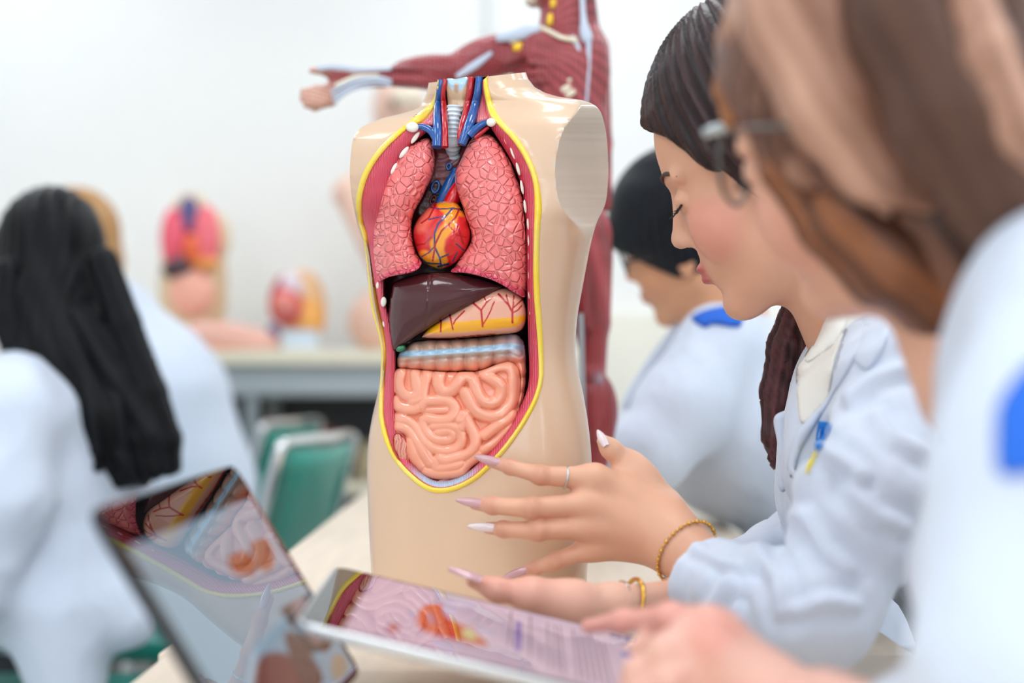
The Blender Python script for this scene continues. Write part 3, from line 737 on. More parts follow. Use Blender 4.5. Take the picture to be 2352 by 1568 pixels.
def sih(x, y, d):
    base = hF(x, y) - 46 + 22 * np.sqrt(1 - (1 - np.clip(d / 40, 0, 1)) ** 2)
    best = np.full(x.shape, -1e3); k = 2.2
    for pl, r in CL:
        q = segdist(x, y, pl); t = np.sqrt(np.clip(r * r - q * q, 0, None)) * 1.15 + np.where(q > r, -(q - r) * 2.2, 0)
        hh = np.maximum(k - np.abs(best - t), 0) / k
        best = np.maximum(best, t) - 0 * hh
    return base + np.maximum(best, -3) + 3 * np.sin(x * .05) * np.sin(y * .06)
SIO = relief('small_intestine', SI, sih, m_gut, torso, 1.9, colfun=lambda x, y, d: paint(x, y, PK, []), back=lambda x, y, d: hF(x, y) - 60 - 20 * np.clip(d / 40, 0, 1))
# cut end of the caecum
cx, cy = c3((348, 1222))[0]; hh = float(hF(cx, cy)) - 8
oval('caecum_cut', cx, cy, 15, 36, -.32, hh, mk('gut_inner', (238, 158, 138), rough=.3, coat=.5, bump=[('wave', (60, 60, 300), .9, .002)]), thick=4)
ringmesh('caecum_rim', cx, cy, 16.5, 37, -.32, hh + 3, 1.9, m_art)
oval('bladder', 1030, 1108, 26, 9, 0, float(hF(1030, 1108)) - 40, mk('bladder_pink', (190, 140, 140), rough=.3, coat=.4), thick=12)
# ------------------------------------------------------------------ small muscle figure standing further back on the table
FY = 1.74; FS = FY / F
def G(px, py, h=0.0): return P(px, py, FY - h * FS)
fig = empty('muscle_figure', (P(1352, 1190, FY)[0], FY, TZ), 'red flayed muscle figure with one arm stretched out, standing behind the beige torso', 'anatomical model')
RED, RED2, TEN, YEL, TAN, PALE = [lin(c) for c in ((158, 52, 58), (128, 34, 40), (186, 196, 214), (244, 196, 30), (204, 150, 128), (226, 214, 190))]
B = Blob(k=.008)
def fc(a, b, ra, rb, col=RED, k=.006): B.cap(G(*a), G(*b), ra * FS, rb * FS, col, k)
def fe(c, r, ang=0, col=RED, k=.005):
    ca, sa = math.cos(ang), math.sin(ang); R = np.array([[ca, 0, -sa], [0, 1, 0], [sa, 0, ca]]).T
    B.ell(G(*c), np.array([r[0], r[2] if len(r) > 2 else r[1], r[1]]) * FS, np.array([[ca, 0, sa], [0, 1, 0], [-sa, 0, ca]]), col, k)
# trunk
fc((1296, -70), (1292, 70), 44, 56); fc((1336, -60), (1345, 80), 26, 34, RED2)
fe((1285, 140, 10), (108, 74, 60), -.15); fe((1350, 150, 0), (52, 100, 70), 0)
fc((1300, 170), (1310, 330), 92, 78); fc((1345, 170), (1345, 440), 54, 44)
fe((1305, 430), (86, 110, 60)); fe((1335, 545, -8), (72, 84, 66), .05); fe((1290, 540, 10), (60, 80, 55))
# legs
fc((1352, 590), (1358, 740), 56, 44); fc((1358, 740), (1364, 836), 42, 29); fe((1375, 690, 0), (24, 80, 34), .03, RED2)
fe((1362, 856, 8), (29, 26, 26), 0, RED); fe((1374, 868, 26), (9, 9, 6), 0, TEN, .002)
fe((1374, 940, -4), (46, 86, 42), -.04); fc((1376, 1000), (1366, 1110), 34, 20); fc((1366, 1110), (1364, 1160), 20, 18); fc((1362, 1168), (1330, 1172, 40), 18, 14)
fc((1270, 590, 10), (1262, 740, 20), 54, 44); fc((1262, 740, 20), (1262, 840, 20), 42, 29); fe((1258, 940, 10), (44, 86, 42)); fc((1262, 1000, 10), (1264, 1150, 10), 32, 18); fc((1262, 1166, 10), (1230, 1172, 50), 18, 14)
# other arm hanging down on the far side
fe((1366, 120, -30), (36, 50, 40)); fc((1376, 150, -40), (1382, 330, -70), 26, 24); fc((1382, 330, -70), (1388, 470, -40), 24, 18)
# outstretched arm
fe((1205, 112, 16), (62, 40, 40), -.25); fe((1165, 140, 14), (60, 26, 30), -.45)
fc((1200, 120, 12), (1050, 160, 24), 42, 33); fe((1105, 112, 24), (74, 24, 26), -.36, RED, .003); fe((1120, 140, 34), (80, 17, 18), -.38, RED2, .003); fe((1090, 168, 18), (60, 20, 22), -.3, RED, .004)
fc((1050, 160, 24), (985, 170, 28), 36, 35); fe((980, 148, 34), (76, 22, 26), -.1, RED, .003); fe((960, 178, 30), (74, 22, 24), .06, RED2, .004); fc((985, 170, 28), (872, 180, 30), 32, 19)
fc((872, 180, 30), (812, 186, 30), 19, 19, RED2)
for c, r, a_, cl in (((1120, 106, 40), (62, 15, 16), -.42, RED), ((1100, 128, 46), (64, 13, 14), -.38, RED2), ((1078, 148, 44), (60, 13, 14), -.34, RED), ((992, 142, 48), (66, 13, 16), -.06, RED), ((968, 160, 52), (78, 11, 14), .02, RED2), ((955, 186, 46), (70, 13, 16), .07, RED), ((1190, 130, 50), (44, 15, 14), -.5, RED2), ((1222, 104, 46), (42, 20, 16), -.2, RED)):
    fe(c, r, a_, cl, .0012)
for i in range(5): fe((1280 - i * 9, 118 + i * 17, 74 - abs(i - 2) * 2), (54, 10, 10), .45 - i * .14, RED if i % 2 else RED2, .0012)
for i in range(3): fe((1366 + i * 9, 150 + i * 20, 44 - i * 12), (16, 60, 22), .05, RED if i % 2 else RED2, .0015)
fe((1384, 690, 16), (10, 76, 14), .03, RED, .0012); fe((1350, 690, 46), (14, 84, 12), .02, RED2, .0012); fe((1398, 940, 14), (14, 66, 18), -.04, RED2, .0012); fe((1366, 950, 40), (16, 70, 10), -.02, RED, .0012)
# hand
fe((790, 190, 30), (34, 24, 14), -.15, RED); fe((775, 205, 32), (34, 22, 12), -.5, RED2)
fc((790, 178, 32), (752, 168, 38), 14, 10, RED); fc((752, 165, 38), (716, 162, 42), 9, 7, TAN, .003)
for i, (y0, tipx, tipy, hh) in enumerate(((205, 692, 212, 26), (214, 691, 226, 34), (224, 699, 240, 40), (232, 716, 247, 44))):
    fc((762, y0, 34), (728, (y0 + tipy) / 2, hh), 13, 12, TAN, .004); fc((728, (y0 + tipy) / 2, hh), (tipx + 6, tipy, hh - 2), 12, 9.5, TAN, .004)
# chest muscle sheets
fe((1262, 120, 66), (64, 46, 12), .35); fe((1300, 150, 66), (30, 66, 14), .1)
# head
fe((1292, -95), (78, 92, 70)); fe((1250, -30, 10), (40, 46, 44)); fe((1222, 5, 12), (17, 12, 22), .3, PALE)
def figcol(V, C):
    xs, hs = V[:, 0], V[:, 2]; sh = G(1225, 100)
    arm = xs < sh[0]
    t1 = np.sin((hs + .30 * xs) * 1150 + 2.0 * np.sin(xs * 60)) * np.where(arm, 1, 0)
    ang = np.arctan2(hs - sh[2], xs - sh[0] + .02); t2 = np.sin(ang * 46 + 1.5 * np.sin(xs * 70)) * np.where((~arm) & (hs > 1.0), 1, 0)
    t3 = np.sin((xs - .12 * np.sin(hs * 9)) * 900) * np.where(hs <= 1.0, 1, 0)
    redness = np.clip((C[:, 0] - C[:, 2] * 2.2) / .12, 0, 1)
    return C * (1 + .26 * redness * (t1 + t2 + .7 * t3))[:, None] + (np.maximum(t1 + t2, 0) ** 3 * .03 * redness)[:, None]
m_fig = mk('figure_muscle', 'attr', rough=.35, coat=.35, bump=[('wave', (70, 40, 260), .7, .0018), ('noise', (160, 160, 160), .25, .001)])
B.build('muscles', m_fig, fig, vox=.0021, sm=1, colfun=figcol)
m_ten = mk('tendon_blue_white', (190, 200, 216), rough=.35, coat=.3); m_ybit = mk('yellow_patch', (246, 200, 36), rough=.35, coat=.3); m_cream = mk('cream_bone', (232, 222, 196), rough=.35, coat=.3)
def fv(pt): return G(*pt)
def ften(pts, rads, mat=m_ten, name='tendon'):
    tube(name, [fv(p) for p in pts], np.array(rads) * FS, mat, fig, n=24, seg=8, flat=.6)
ften([(730, 158, 50), (770, 154, 52), (830, 160, 54), (900, 158, 58)], [5, 6, 5, 3])
ften([(770, 196, 50), (815, 178, 54), (870, 172, 60)], [4, 5, 3], m_cream)
ften([(760, 212, 50), (810, 186, 56), (860, 176, 58), (900, 186, 62)], [4, 4, 4, 3])
ften([(764, 224, 50), (812, 196, 56), (862, 184, 58), (900, 193, 60)], [4, 4, 4, 2])
ften([(766, 236, 46), (806, 208, 54), (862, 194, 56), (898, 198, 58)], [4, 4, 3, 2])
ften([(1048, 176, 62), (1090, 150, 60), (1130, 120, 58)], [5, 9, 4])
ften([(1140, 88, 54), (1178, 82, 60), (1215, 72, 62), (1240, 66, 66)], [8, 13, 15, 8])
ften([(1312, 84, 78), (1328, 110, 78), (1326, 150, 80), (1316, 178, 80), (1300, 205, 80)], [7, 5, 5, 4, 4])
ften([(1336, -40, 50), (1340, 40, 60), (1346, 80, 66), (1352, 96, 70)], [6, 7, 14, 9])
ften([(1352, 96, 72), (1351, 160, 76), (1345, 235, 74), (1340, 330, 70)], [6, 5, 5, 4])
ften([(1240, 62, 60), (1262, 72, 72), (1290, 86, 82), (1326, 92, 80)], [5, 5, 5, 6], m_cream, 'collarbone')
for q in (((1290, 208, 84), (1312, 196, 84)), ((1300, 220, 86), (1320, 208, 84)), ((1296, 190, 80), (1318, 178, 82))): ften([q[0], ((q[0][0] + q[1][0]) / 2, (q[0][1] + q[1][1]) / 2, 86), q[1]], [6, 7, 6], m_cream, 'rib')
def ybit(name, c, r, ang, mat):
    Bq = Blob(); ca, sa = math.cos(ang), math.sin(ang)
    Bq.ell(fv(c), np.array([r[0], 10, r[1]]) * FS, np.array([[ca, 0, sa], [0, 1, 0], [-sa, 0, ca]])); Bq.build(name, mat, fig, vox=.0022)
ybit('fat_patch', (1263, 46, 50), (8, 18), .1, m_ybit); ybit('fat_patch', (1270, 8, 46), (8, 14), .1, m_ybit); ybit('fat_patch', (1190, 108, 58), (15, 11), -.5, m_ybit); ybit('bone_patch', (1180, 92, 54), (12, 9), -.4, m_cream)
# round base and support rod
zf = G(0, 1183)[2]; xb = P(1325, 0, FY)[0]
V, Fc = tube_geo([(xb, FY, TZ + .0004), (xb, FY, zf - .004), (xb, FY, zf)], [.068, .066, .062], 40)
mesh('base', V, Fc, mk('base_black', (40, 42, 46), rough=.35), fig, sharp=40)
tube('support_rod', [G(1345, 1180, 62), G(1342, 1080, 66), G(1338, 900, 64), G(1334, 720, 62)], .0034, mk('rod_steel', (170, 176, 182), rough=.3, metal=.8), fig, n=20)
# ------------------------------------------------------------------ people
def fr(f, l, u):
    f = np.array(f, float); f /= np.linalg.norm(f); u = np.array(u, float); u -= (u @ f) * f; u /= np.linalg.norm(u); return np.stack([f, np.cross(u, f), u], 1)
SKIN = dict(base=lin((226, 172, 142)), cheek=lin((226, 158, 136)), lip=lin((190, 88, 96)), nose=lin((230, 180, 152)))
m_skin = mk('skin', 'attr', rough=.42, spec=.4, sss=.12, var=((40, 40, 40), .03), bump=[('noise', (500, 500, 500), .12, .0006)])
class Head:
    def __init__(s, C, R, sk=SKIN): s.C = np.array(C, float); s.R = R; s.sk = sk
    def w(s, p): return s.C + s.R @ (np.array(p, float) / 100)
    def blob(s, neck_to=None, neck_r=(.052, .056), ears=True):
        B = Blob(k=.01); b = s.sk['base']; R = s.R
        def e(c, r, col=b, k=.012, sub=False): B.ell(s.w(c), np.array(r) / 100, R, col, k, sub)
        def c(p, q, ra, rb, col=b, k=.012): B.cap(s.w(p), s.w(q), ra / 100, rb / 100, col, k)
        e((-.3, 0, 3.2), (9.4, 7.4, 8.8)); e((3.0, 0, -3.8), (5.5, 5.7, 7.4), k=.02)
        for y in (1, -1):
            c((-.4, 5.4 * y, -5.3), (6.6, 1.7 * y, -9.8), 1.5, 1.5, k=.02)
            e((5.2, 3.9 * y, -3.0), (2.8, 2.4, 2.8), s.sk['cheek'], .02)
        e((7.4, 0, -9.9), (1.5, 1.7, 1.3), k=.014)
        e((7.2, 0, -5.9), (1.9, 2.9, 2.6), k=.012)
        for y in (1, -1): e((9.2, 3.3 * y, .4), (1.3, 1.7, 1.0), None, .012, True)
        for y in (1, -1):
            c((8.3, 1.0 * y, 2.3), (7.0, 4.8 * y, 2.2), .7, .6, k=.008)
            e((7.35, 3.2 * y, .1), (1.15, 1.5, 1.0), k=.004)
        e((6.4, 0, -1.6), (2.7, 3.0, 4.2), k=.012); c((8.3, 0, 1.2), (9.9, 0, -2.5), .6, .85, s.sk['nose'], .009); e((10.0, 0, -2.75), (.85, .85, .75), s.sk['nose'], .005)
        for y in (1, -1): e((9.0, 1.05 * y, -3.1), (.9, .6, .62), s.sk['nose'], .005)
        e((9.05, 0, -5.75), (.75, 2.0, .5), s.sk['lip'], .003); e((8.95, 0, -6.75), (.8, 1.8, .6), s.sk['lip'], .003)
        if ears:
            for y in (1, -1): e((-.6, 7.3 * y, -.6), (1.7, .55, 2.9), k=.004); e((-.5, 7.9 * y, -.4), (.8, .5, 1.6), None, .004, True); e((-.1, 7.3 * y, -3.2), (.8, .5, .8), k=.004)
        if neck_to is not None: B.cap(s.w((-1.5, 0, -5)), neck_to, neck_r[0], neck_r[1], b, .02)
        return B
    def hair(s, cut=((8.2, 0, -5.4), (9.2, 10.4, 9.7)), grow=.9, extra=None, back=None):
        H = Blob(k=.012); R = s.R
        H.ell(s.w((-.5, 0, 3.4)), (np.array((9.4, 7.4, 8.8)) + grow) / 100, R, None, .012)
        if back: H.ell(s.w(back[0]), np.array(back[1]) / 100, R, None, .02)
        H.ell(s.w(cut[0]), np.array(cut[1]) / 100, R, None, .006, True)
        return H
    def az(s, V, whorl=(-3, 0, 11)):
        q = (V - s.C) @ s.R * 100; q = q - np.array([-.5, 0, 3.4]); wv = np.array(whorl, float); wv /= np.linalg.norm(wv)
        a = np.cross(wv, [0, 1.0, 0]); a /= np.linalg.norm(a); b = np.cross(wv, a)
        return np.arctan2(q @ b, q @ a), q
def strand_paint(h, V, c1, c2, seed, whorl=(-3, 0, 11), n=(37, 71, 113)):
    a, q = h.az(V, whorl); r = np.random.default_rng(seed).random(6) * 6.28
    w = .5 + .25 * np.sin(a * n[0] + r[0] + .3 * np.sin(q[:, 2] * .5)) + .2 * np.sin(a * n[1] + r[1]) + .12 * np.sin(a * n[2] + r[2])
    w = np.clip(w, 0, 1)[:, None]; return np.array(c1[:3]) * (1 - w) + np.array(c2[:3]) * w
def join_blobs(name, parts, mat, parent, label=None):
    V, Fc, C = [], [], []; o = 0
    for B, vox, sm in parts:
        v, q, c = B.solve(vox); v = relax(v, q, sm) if sm else v
        V.append(v); Fc.append(q + o); C.append(c if c is not None else np.tile(SKIN['base'][:3], (len(v), 1))); o += len(v)
    return mesh(name, np.vstack(V), np.vstack(Fc), mat, parent, cols=np.vstack(C), label=label)
def torus(name, c, axis, R, r, mat, parent, seg=48, arc=None, ell=1.0, label=None, beads=0):
    c = np.array(c, float); a = np.array(axis, float); a /= np.linalg.norm(a)
    u = np.cross(a, [0, 0, 1.0]); u /= np.linalg.norm(u); v = np.cross(a, u)
    t = np.linspace(0, 2 * math.pi, seg, endpoint=False)
    pts = np.array([c + R * (math.cos(x) * u + ell * math.sin(x) * v) for x in t])
    if beads:
        gs = []
        for i, x in enumerate(t):
            bm = bmesh.new(); bmesh.ops.create_icosphere(bm, subdivisions=2, radius=r * (1.15 if i % 2 else .9)); bm.verts.index_update()
            gs.append(([list(np.array(w_.co) + pts[i]) for w_ in bm.verts], [[w_.index for w_ in f.verts] for f in bm.faces])); bm.free()
        V, Fc = join_geo(gs); return mesh(name, V, Fc, mat, parent, label=label)
    V, Fc = tube_geo(np.vstack([pts, pts[:1]]), r, 10, False); return mesh(name, V, Fc, mat, parent, label=label)
def nail(name, base, tip, w, nrm, mat, parent, label=None):
    base, tip = np.array(base, float), np.array(tip, float); d = tip - base; L = np.linalg.norm(d); d /= L
    nrm = np.array(nrm, float); nrm -= (nrm @ d) * d; nrm /= np.linalg.norm(nrm); s_ = np.cross(d, nrm)
    V = []; n = 12; m = 7
    for i in range(n + 1):
        t = i / n; ww = w * (1 - max(0, (t - .45) / .55) ** 1.8 * .72) * (.8 + .2 * min(1, t * 4))
        for side in (1, -1):
            for j in range(m):
                a = (j / (m - 1) - .5) * 2
                V.append(base + d * L * t + s_ * ww * a + nrm * (-(a * a) * w * .42 + (.00035 if side > 0 else -.00035) - .0016 * (t - .5) ** 2 * 2))
    Fc = []; st = 2 * m
    for i in range(n):
        for j in range(m - 1):
            a = i * st + j; Fc.append([a, a + 1, a + 1 + st, a + st]); b = a + m; Fc.append([b, b + st, b + st + 1, b + 1])
        for j in (0, m - 1): a = i * st + j; Fc.append([a, a + st, a + m + st, a + m])
    for i in (0, n): Fc.append([i * st + j for j in range(m)] + [i * st + m + j for j in range(m - 1, -1, -1)])
    return mesh(name, V, Fc, mat, parent, label=label)
def lid(h, name_l, name_b, parent, colm, side=1, closed=True):
    pts = [h.w((8.35, 1.7 * side, .1)), h.w((8.75, 2.6 * side, -.42)), h.w((8.6, 3.5 * side, -.55)), h.w((7.7, 4.7 * side, -.2))]
    gs = [tube_geo(catmull(np.array(pts), 20, False), .0011, 8)]
    for t in np.linspace(.12, .98, 11):
        q = catmull(np.array(pts), 20, False); b = q[int(t * (len(q) - 1))]
        out = h.R @ (np.array([1.0, side * (t - .3) * .9, -.35])); out /= np.linalg.norm(out)
        gs.append(tube_geo([b, b + out * .005 + h.R @ np.array([0, 0, -.001]), b + out * .009 + h.R @ np.array([0, 0, .0006])], [.00045, .00035, .0001], 5))
    V, Fc = join_geo(gs); mesh(name_l, V, Fc, colm, parent)
    bp = catmull(np.array([h.w((8.95, 1.3 * side, 2.2)), h.w((8.75, 2.6 * side, 2.75)), h.w((7.95, 4.2 * side, 2.75)), h.w((6.9, 5.4 * side, 2.1))]), 24, False)
    V, Fc = tube_geo(bp, np.interp(np.linspace(0, 1, len(bp)), [0, .3, .7, 1], [.0022, .0030, .0024, .0006]), 8, True, .5); mesh(name_b, V, Fc, MATS['brow_hair'], parent)
mk('brow_hair', (70, 48, 42), rough=.7); mk('lash_black', (26, 20, 20), rough=.6)
m_coat = mk('white_coat_cloth', (209, 219, 235), rough=.8, sheen=.2, var=((6, 6, 6), .02), bump=[('noise', (16, 16, 8), .8, .016), ('noise', (700, 700, 700), .15, .0006)])
m_shirt = mk('ivory_shirt', (236, 234, 226), rough=.7, sheen=.2, bump=[('noise', (22, 22, 16), .4, .006)])
m_hairp = lambda name, sc: mk(name, 'attr', rough=.4, spec=.32, bump=[('noise', sc, .5, .0016)])
m_trouser = mk('dark_trousers', (44, 46, 54), rough=.8); m_shoe = mk('white_shoe', (220, 220, 220), rough=.5)
def folds(amp, seed, f1=38.0, f2=90.0):
    def d(V, N):
        a = wobble(V, seed, f1); b = wobble(V * np.array([1, 1, .6]), seed + 5, f2)
        return amp * (a * .8 + .45 * (1 - np.abs(b) * 1.6) * np.clip(.5 + a, 0, 1))
    return d
def lower(person, hip, knee_dx, seat=.45):
    """lap, legs and shoes, mostly under the table"""
    T = Blob(k=.03); hx, hy = hip
    for s_ in (-.1, .1):
        kx = hx + knee_dx; T.cap((hx, hy + s_ * .8, seat + .08), (kx, hy + s_, seat + .06), .085, .062); T.cap((kx, hy + s_, seat + .06), (kx - .02 * np.sign(knee_dx), hy + s_, .1), .058, .04)
    T.build('trousers', m_trouser, person, vox=.012)
    for s_ in (-.1, .1):
        Q = Blob(k=.02); kx = hx + knee_dx; sg = np.sign(knee_dx); Q.cap((kx - .03 * sg, hy + s_, .042), (kx + .13 * sg, hy + s_, .034), .04, .032); Q.half((0, 0, .003), (0, 0, -1), .002); Q.build('shoe', m_shoe, person, vox=.008)
# ================= woman bending towards the model, pointing with her left hand
wom = empty('person', (.5, 1.27, 0), 'person in white coat with dark side-swept hair, pointing one hand at the torso model', 'person')
hm = Head((.2225, 1.205, 1.121), fr((-.85, .38, -.365), 0, (-.375, -.03, .925)))
neck = P(2010, 800, 1.25)
HB = hm.blob(neck_to=neck, neck_r=(.05, .054))
# left hand, back towards the viewer
def hand_l():
    K = Blob(k=.006); sk = SKIN['base']; kn = lin((206, 142, 116)); tipc = lin((222, 160, 138)); th = lin((232, 182, 152))
    Y0 = 1.19
    def q(x, y, dy=0): return P(x, y, Y0 + dy)
    s1 = Y0 / F
    fing = {'index': ([(1367,1100),(1242,1091),(1172,1072),(1126,1060)],[29,20.5,16.5,12.5],[-.012,-.018,-.008,.004]),
            'middle': ([(1348,1158),(1220,1167),(1131,1161),(1090,1156)],[28,22.5,18.5,14],[-.016,-.03,-.02,-.008]),
            'ring': ([(1351,1209),(1236,1218),(1156,1215),(1120,1212)],[27,22,17.5,13.5],[-.014,-.028,-.018,-.006]),
            'pinky': ([(1364,1257),(1277,1288),(1230,1304),(1194,1315)],[25,18.5,15.5,12],[-.006,-.014,-.008,0])}
    for n_, (p, r, dz) in fing.items():
        pts = [q(a, b, c) for (a, b), c in zip(p, dz)]; rr = np.array(r) * s1
        for i in range(3): K.cap(pts[i], pts[i + 1], rr[i], rr[i + 1] , sk if i < 2 else tipc, .0035)
        K.ell(pts[1], rr[1] * 1.08, None, kn, .003); K.ell(pts[2], rr[2] * 1.04, None, kn, .003)
    W1, W2, W3, W4 = q(1530, 1180, -.004), q(1530, 1212, -.012), q(1520, 1240, -.012), q(1508, 1262, -.004)
    for (a, b), dz, w_, ra, rb in (((1367,1100), -.012, W1, 31, 42), ((1348,1158), -.016, W2, 31, 44), ((1351,1209), -.014, W3, 30, 44), ((1364,1257), -.006, W4, 26, 36)): K.cap(q(a, b, dz), w_, ra * s1, rb * s1, sk, .012)
    tp = [q(1520, 1160, .012), q(1446, 1068, .012), q(1402, 1030, .004), q(1385, 1012, 0)]
    K.chain(tp, np.array([46, 31, 20, 14]) * s1, th, .008); K.cap(q(1470, 1100, .01), q(1400, 1120, 0), 34 * s1, 26 * s1, sk, .014)
    K.cap(q(1525, 1215, -.004), q(1570, 1262, -.022), 57 * s1, 56 * s1, sk, .02); K.cap(q(1570, 1262, -.022), q(1680, 1350, -.07), 56 * s1, 64 * s1, sk, .02)
    return K
# right hand holding the tablet edge, thumb on top
def hand_r():
    K = Blob(k=.006); sk = lin((230, 180, 156)); pk = lin((230, 166, 146))
    Y0 = 1.062; s1 = Y0 / F
    def q(x, y, dy=0): return P(x, y, Y0 + dy)
    K.chain([q(1086, 1334, .002), q(1140, 1354, .0), q(1222, 1366, .004), q(1312, 1388, .012)], np.array([16, 23, 33, 46]) * s1, pk, .01)
    K.cap(q(1222, 1366, .004), q(1312, 1388, .012), 32 * s1, 46 * s1, sk, .01)
    K.cap(q(1312, 1390, .014), q(1410, 1386, .03), 50 * s1, 42 * s1, sk, .014); K.cap(q(1410, 1386, .03), q(1560, 1372, .08), 40 * s1, 46 * s1, sk, .014)
    K.cap(q(1300, 1420, .03), q(1400, 1400, .035), 40 * s1, 36 * s1, sk, .014)
    for i, (x, y, d0) in enumerate(((1290, 1425, .05), (1310, 1440, .04), (1335, 1452, .03))):   # fingers curling under the tablet
        K.chain([q(x, y, d0), q(x - 70, y + 22, d0 + .002), q(x - 120, y + 18, d0 - .012), q(x - 140, y + 10, d0 - .025)], np.array([26, 22, 19, 15]) * s1, sk, .005)
    return K
HL, HRr = hand_l(), hand_r()
core = Blob(k=.05); core.cap(neck, P(2110, 1010, 1.26), .055, .065, SKIN['base']); core.cap(P(2110, 1010, 1.26), (.58, 1.27, .6), .065, .07, SKIN['base'], .02)
core.chain([P(2080, 890, 1.10), P(1885, 1420, .995), P(1640, 1325, 1.13)], [.03, .025, .016], SKIN['base'], .015); core.chain([P(2030, 930, 1.38), P(1840, 1272, 1.35), P(1540, 1372, 1.14)], [.028, .022, .016], SKIN['base'], .015)
join_blobs('body', [(HB, .0022, 1), (HL, .0011, 1), (HRr, .0013, 1), (core, .008, 0)], m_skin, wom)
lid(hm, 'eyelashes', 'eyebrow', wom, MATS['lash_black'], 1); lid(hm, 'eyelashes', 'eyebrow', wom, MATS['lash_black'], -1)
# hair: cap swept to the side and a long tail falling beyond the shoulder
H = hm.hair(cut=((9.6, 1.6, -3.6), (9.4, 10.4, 10.9)), grow=1.1); H.p.insert(1, H.p[0]); H.p[1] = ('e', hm.w((-1.0, 0, 6.4)), np.array((.086, .082, .083)), hm.R, None, None, .02, False, None)
for y in np.linspace(-4, 6.4, 8): H.cap(hm.w((4.6 - abs(y) * .35, y, 9.6 - abs(y) * .3)), hm.w((2.6, 6.6, 2.8)), .010, .009, None, .012)
H.cap(hm.w((6.2, 4.6, 7.2)), hm.w((3.0, 7.0, 2.6)), .008, .011, None, .012)
H.ell(hm.w((-7, 0, -2)), (.04, .06, .07), hm.R, None, .03)
HC1, HC2 = lin((20, 15, 18)), lin((62, 38, 38))
cap_v, cap_q, _ = H.solve(.0026); cap_v = relax(cap_v, cap_q, 1)
a_, q_ = hm.az(cap_v, (1, -3, 11)); N_ = vnormals(cap_v, cap_q)
cap_v = cap_v + N_ * (.0011 * np.sin(a_ * 46 + .5 * np.sin(q_[:, 0])) + .0006 * np.sin(a_ * 97 + 1))[:, None]
mesh('hair', cap_v, cap_q, m_hairp('dark_hair', (260, 260, 60)), wom, cols=strand_paint(hm, cap_v, HC1, HC2, 3, (1, -3, 11)), label='dark hair swept across the forehead')
def locks(name, chains, vox, mat, parent, c1, c2, seed, label=None, k=.006, nst=9, amp=.0012):
    T = Blob(k=k)
    for pts, r in chains: T.chain([np.array(p, float) for p in pts], r)
    v, q, _ = T.solve(vox); v = relax(v, q, 1); N = vnormals(v, q); r = np.random.default_rng(seed).random(6) * 6
    best = np.full(len(v), 1e9); ang = np.zeros(len(v)); tt = np.zeros(len(v)); ci = 0
    for pts, rr in chains:
        pts = [np.array(p, float) for p in pts]; ci += 1
        for i in range(len(pts) - 1):
            e = pts[i + 1] - pts[i]; L2 = e @ e; t = np.clip((v - pts[i]) @ e / L2, 0, 1); D = v - pts[i] - t[:, None] * e; d = np.linalg.norm(D, axis=1) - rr[i]
            tg = (pts[min(i + 2, len(pts) - 1)] - pts[max(i - 1, 0)]); tg /= np.linalg.norm(tg); a_ = np.cross(tg, [0, -1.0, 0]); a_ /= np.linalg.norm(a_); b_ = np.cross(tg, a_)
            m = d < best; best[m] = d[m]; ang[m] = np.arctan2(D[m] @ b_, D[m] @ a_) + ci * 1.7; tt[m] = (i + t[m])
    s1_ = np.sin(ang * nst + r[0] + 1.2 * np.sin(tt * 1.1 + r[3])); s2_ = np.sin(ang * nst * 2.7 + r[1] + .8 * np.sin(tt * 1.7 + r[4])); s3_ = np.sin(ang * 3 + r[2] + .5 * tt)
    v = v + N * (amp * s1_ + amp * .6 * s2_)[:, None]; w_ = np.clip(.5 + .28 * s1_ + .2 * s2_ + .25 * s3_, 0, 1)[:, None]
    return mesh(name, v, q, mat, parent, cols=np.array(c1[:3]) * (1 - w_) + np.array(c2[:3]) * w_, label=label)
tail = []
for i in range(7):
    o = (i - 3) * 13; tail.append(([P(1860 + o * .4, 660, 1.30 + .006 * (i % 3)), P(1832 + o * .9, 790, 1.31), P(1812 + o * .9, 900, 1.32), P(1796 + o * .6, 1000, 1.32), P(1782 + o * .3, 1070 - 9 * abs(i - 3), 1.32)], [.012, .013, .012, .009, .003]))
locks('hair_tail', tail, .003, m_hairp('dark_red_hair', (240, 240, 30)), wom, lin((44, 24, 28)), lin((104, 60, 62)), 4)
# coat
cloth = Blob(k=.03)
cloth.cap(P(2060, 905, 1.14), P(2060, 920, 1.38), .06, .056, None, .05)
cloth.ell(P(2070, 1020, 1.26), (.098, .15, .125), None, None, .04)
cloth.cap((.425, 1.265, .88), (.55, 1.27, .56), .105, .14, None, .05); cloth.ell((.54, 1.27, .49), (.17, .2, .09), None, None, .05); cloth.cap(P(1985, 900, 1.24), P(1925, 1150, 1.26), .03, .046, None, .05); cloth.cap(P(1985, 830, 1.17), P(1915, 1080, 1.17), .02, .03, None, .04)
cloth.chain([P(2085, 885, 1.09), P(2010, 1130, 1.03), P(1880, 1408, .998)], [.052, .047, .038], None, .025)
slv = Blob(k=.02); slv.chain([P(1930, 1330, 1.01), P(1880, 1408, .998), P(1745, 1378, 1.06), P(1582, 1314, 1.148)], [.04, .038, .036, .0345], None, .02)
cloth.chain([P(2030, 930, 1.39), P(1935, 1110, 1.37), P(1840, 1270, 1.35), P(1600, 1345, 1.2)], [.046, .044, .037, .029], None, .015)
slv.half(P(1612, 1322, 1.130), P(1480, 1215, 1.20) - P(1620, 1325, 1.135), .004)
cloth.ell(P(1895, 1015, 1.17), (.026, .022, .05), None, None, .035)
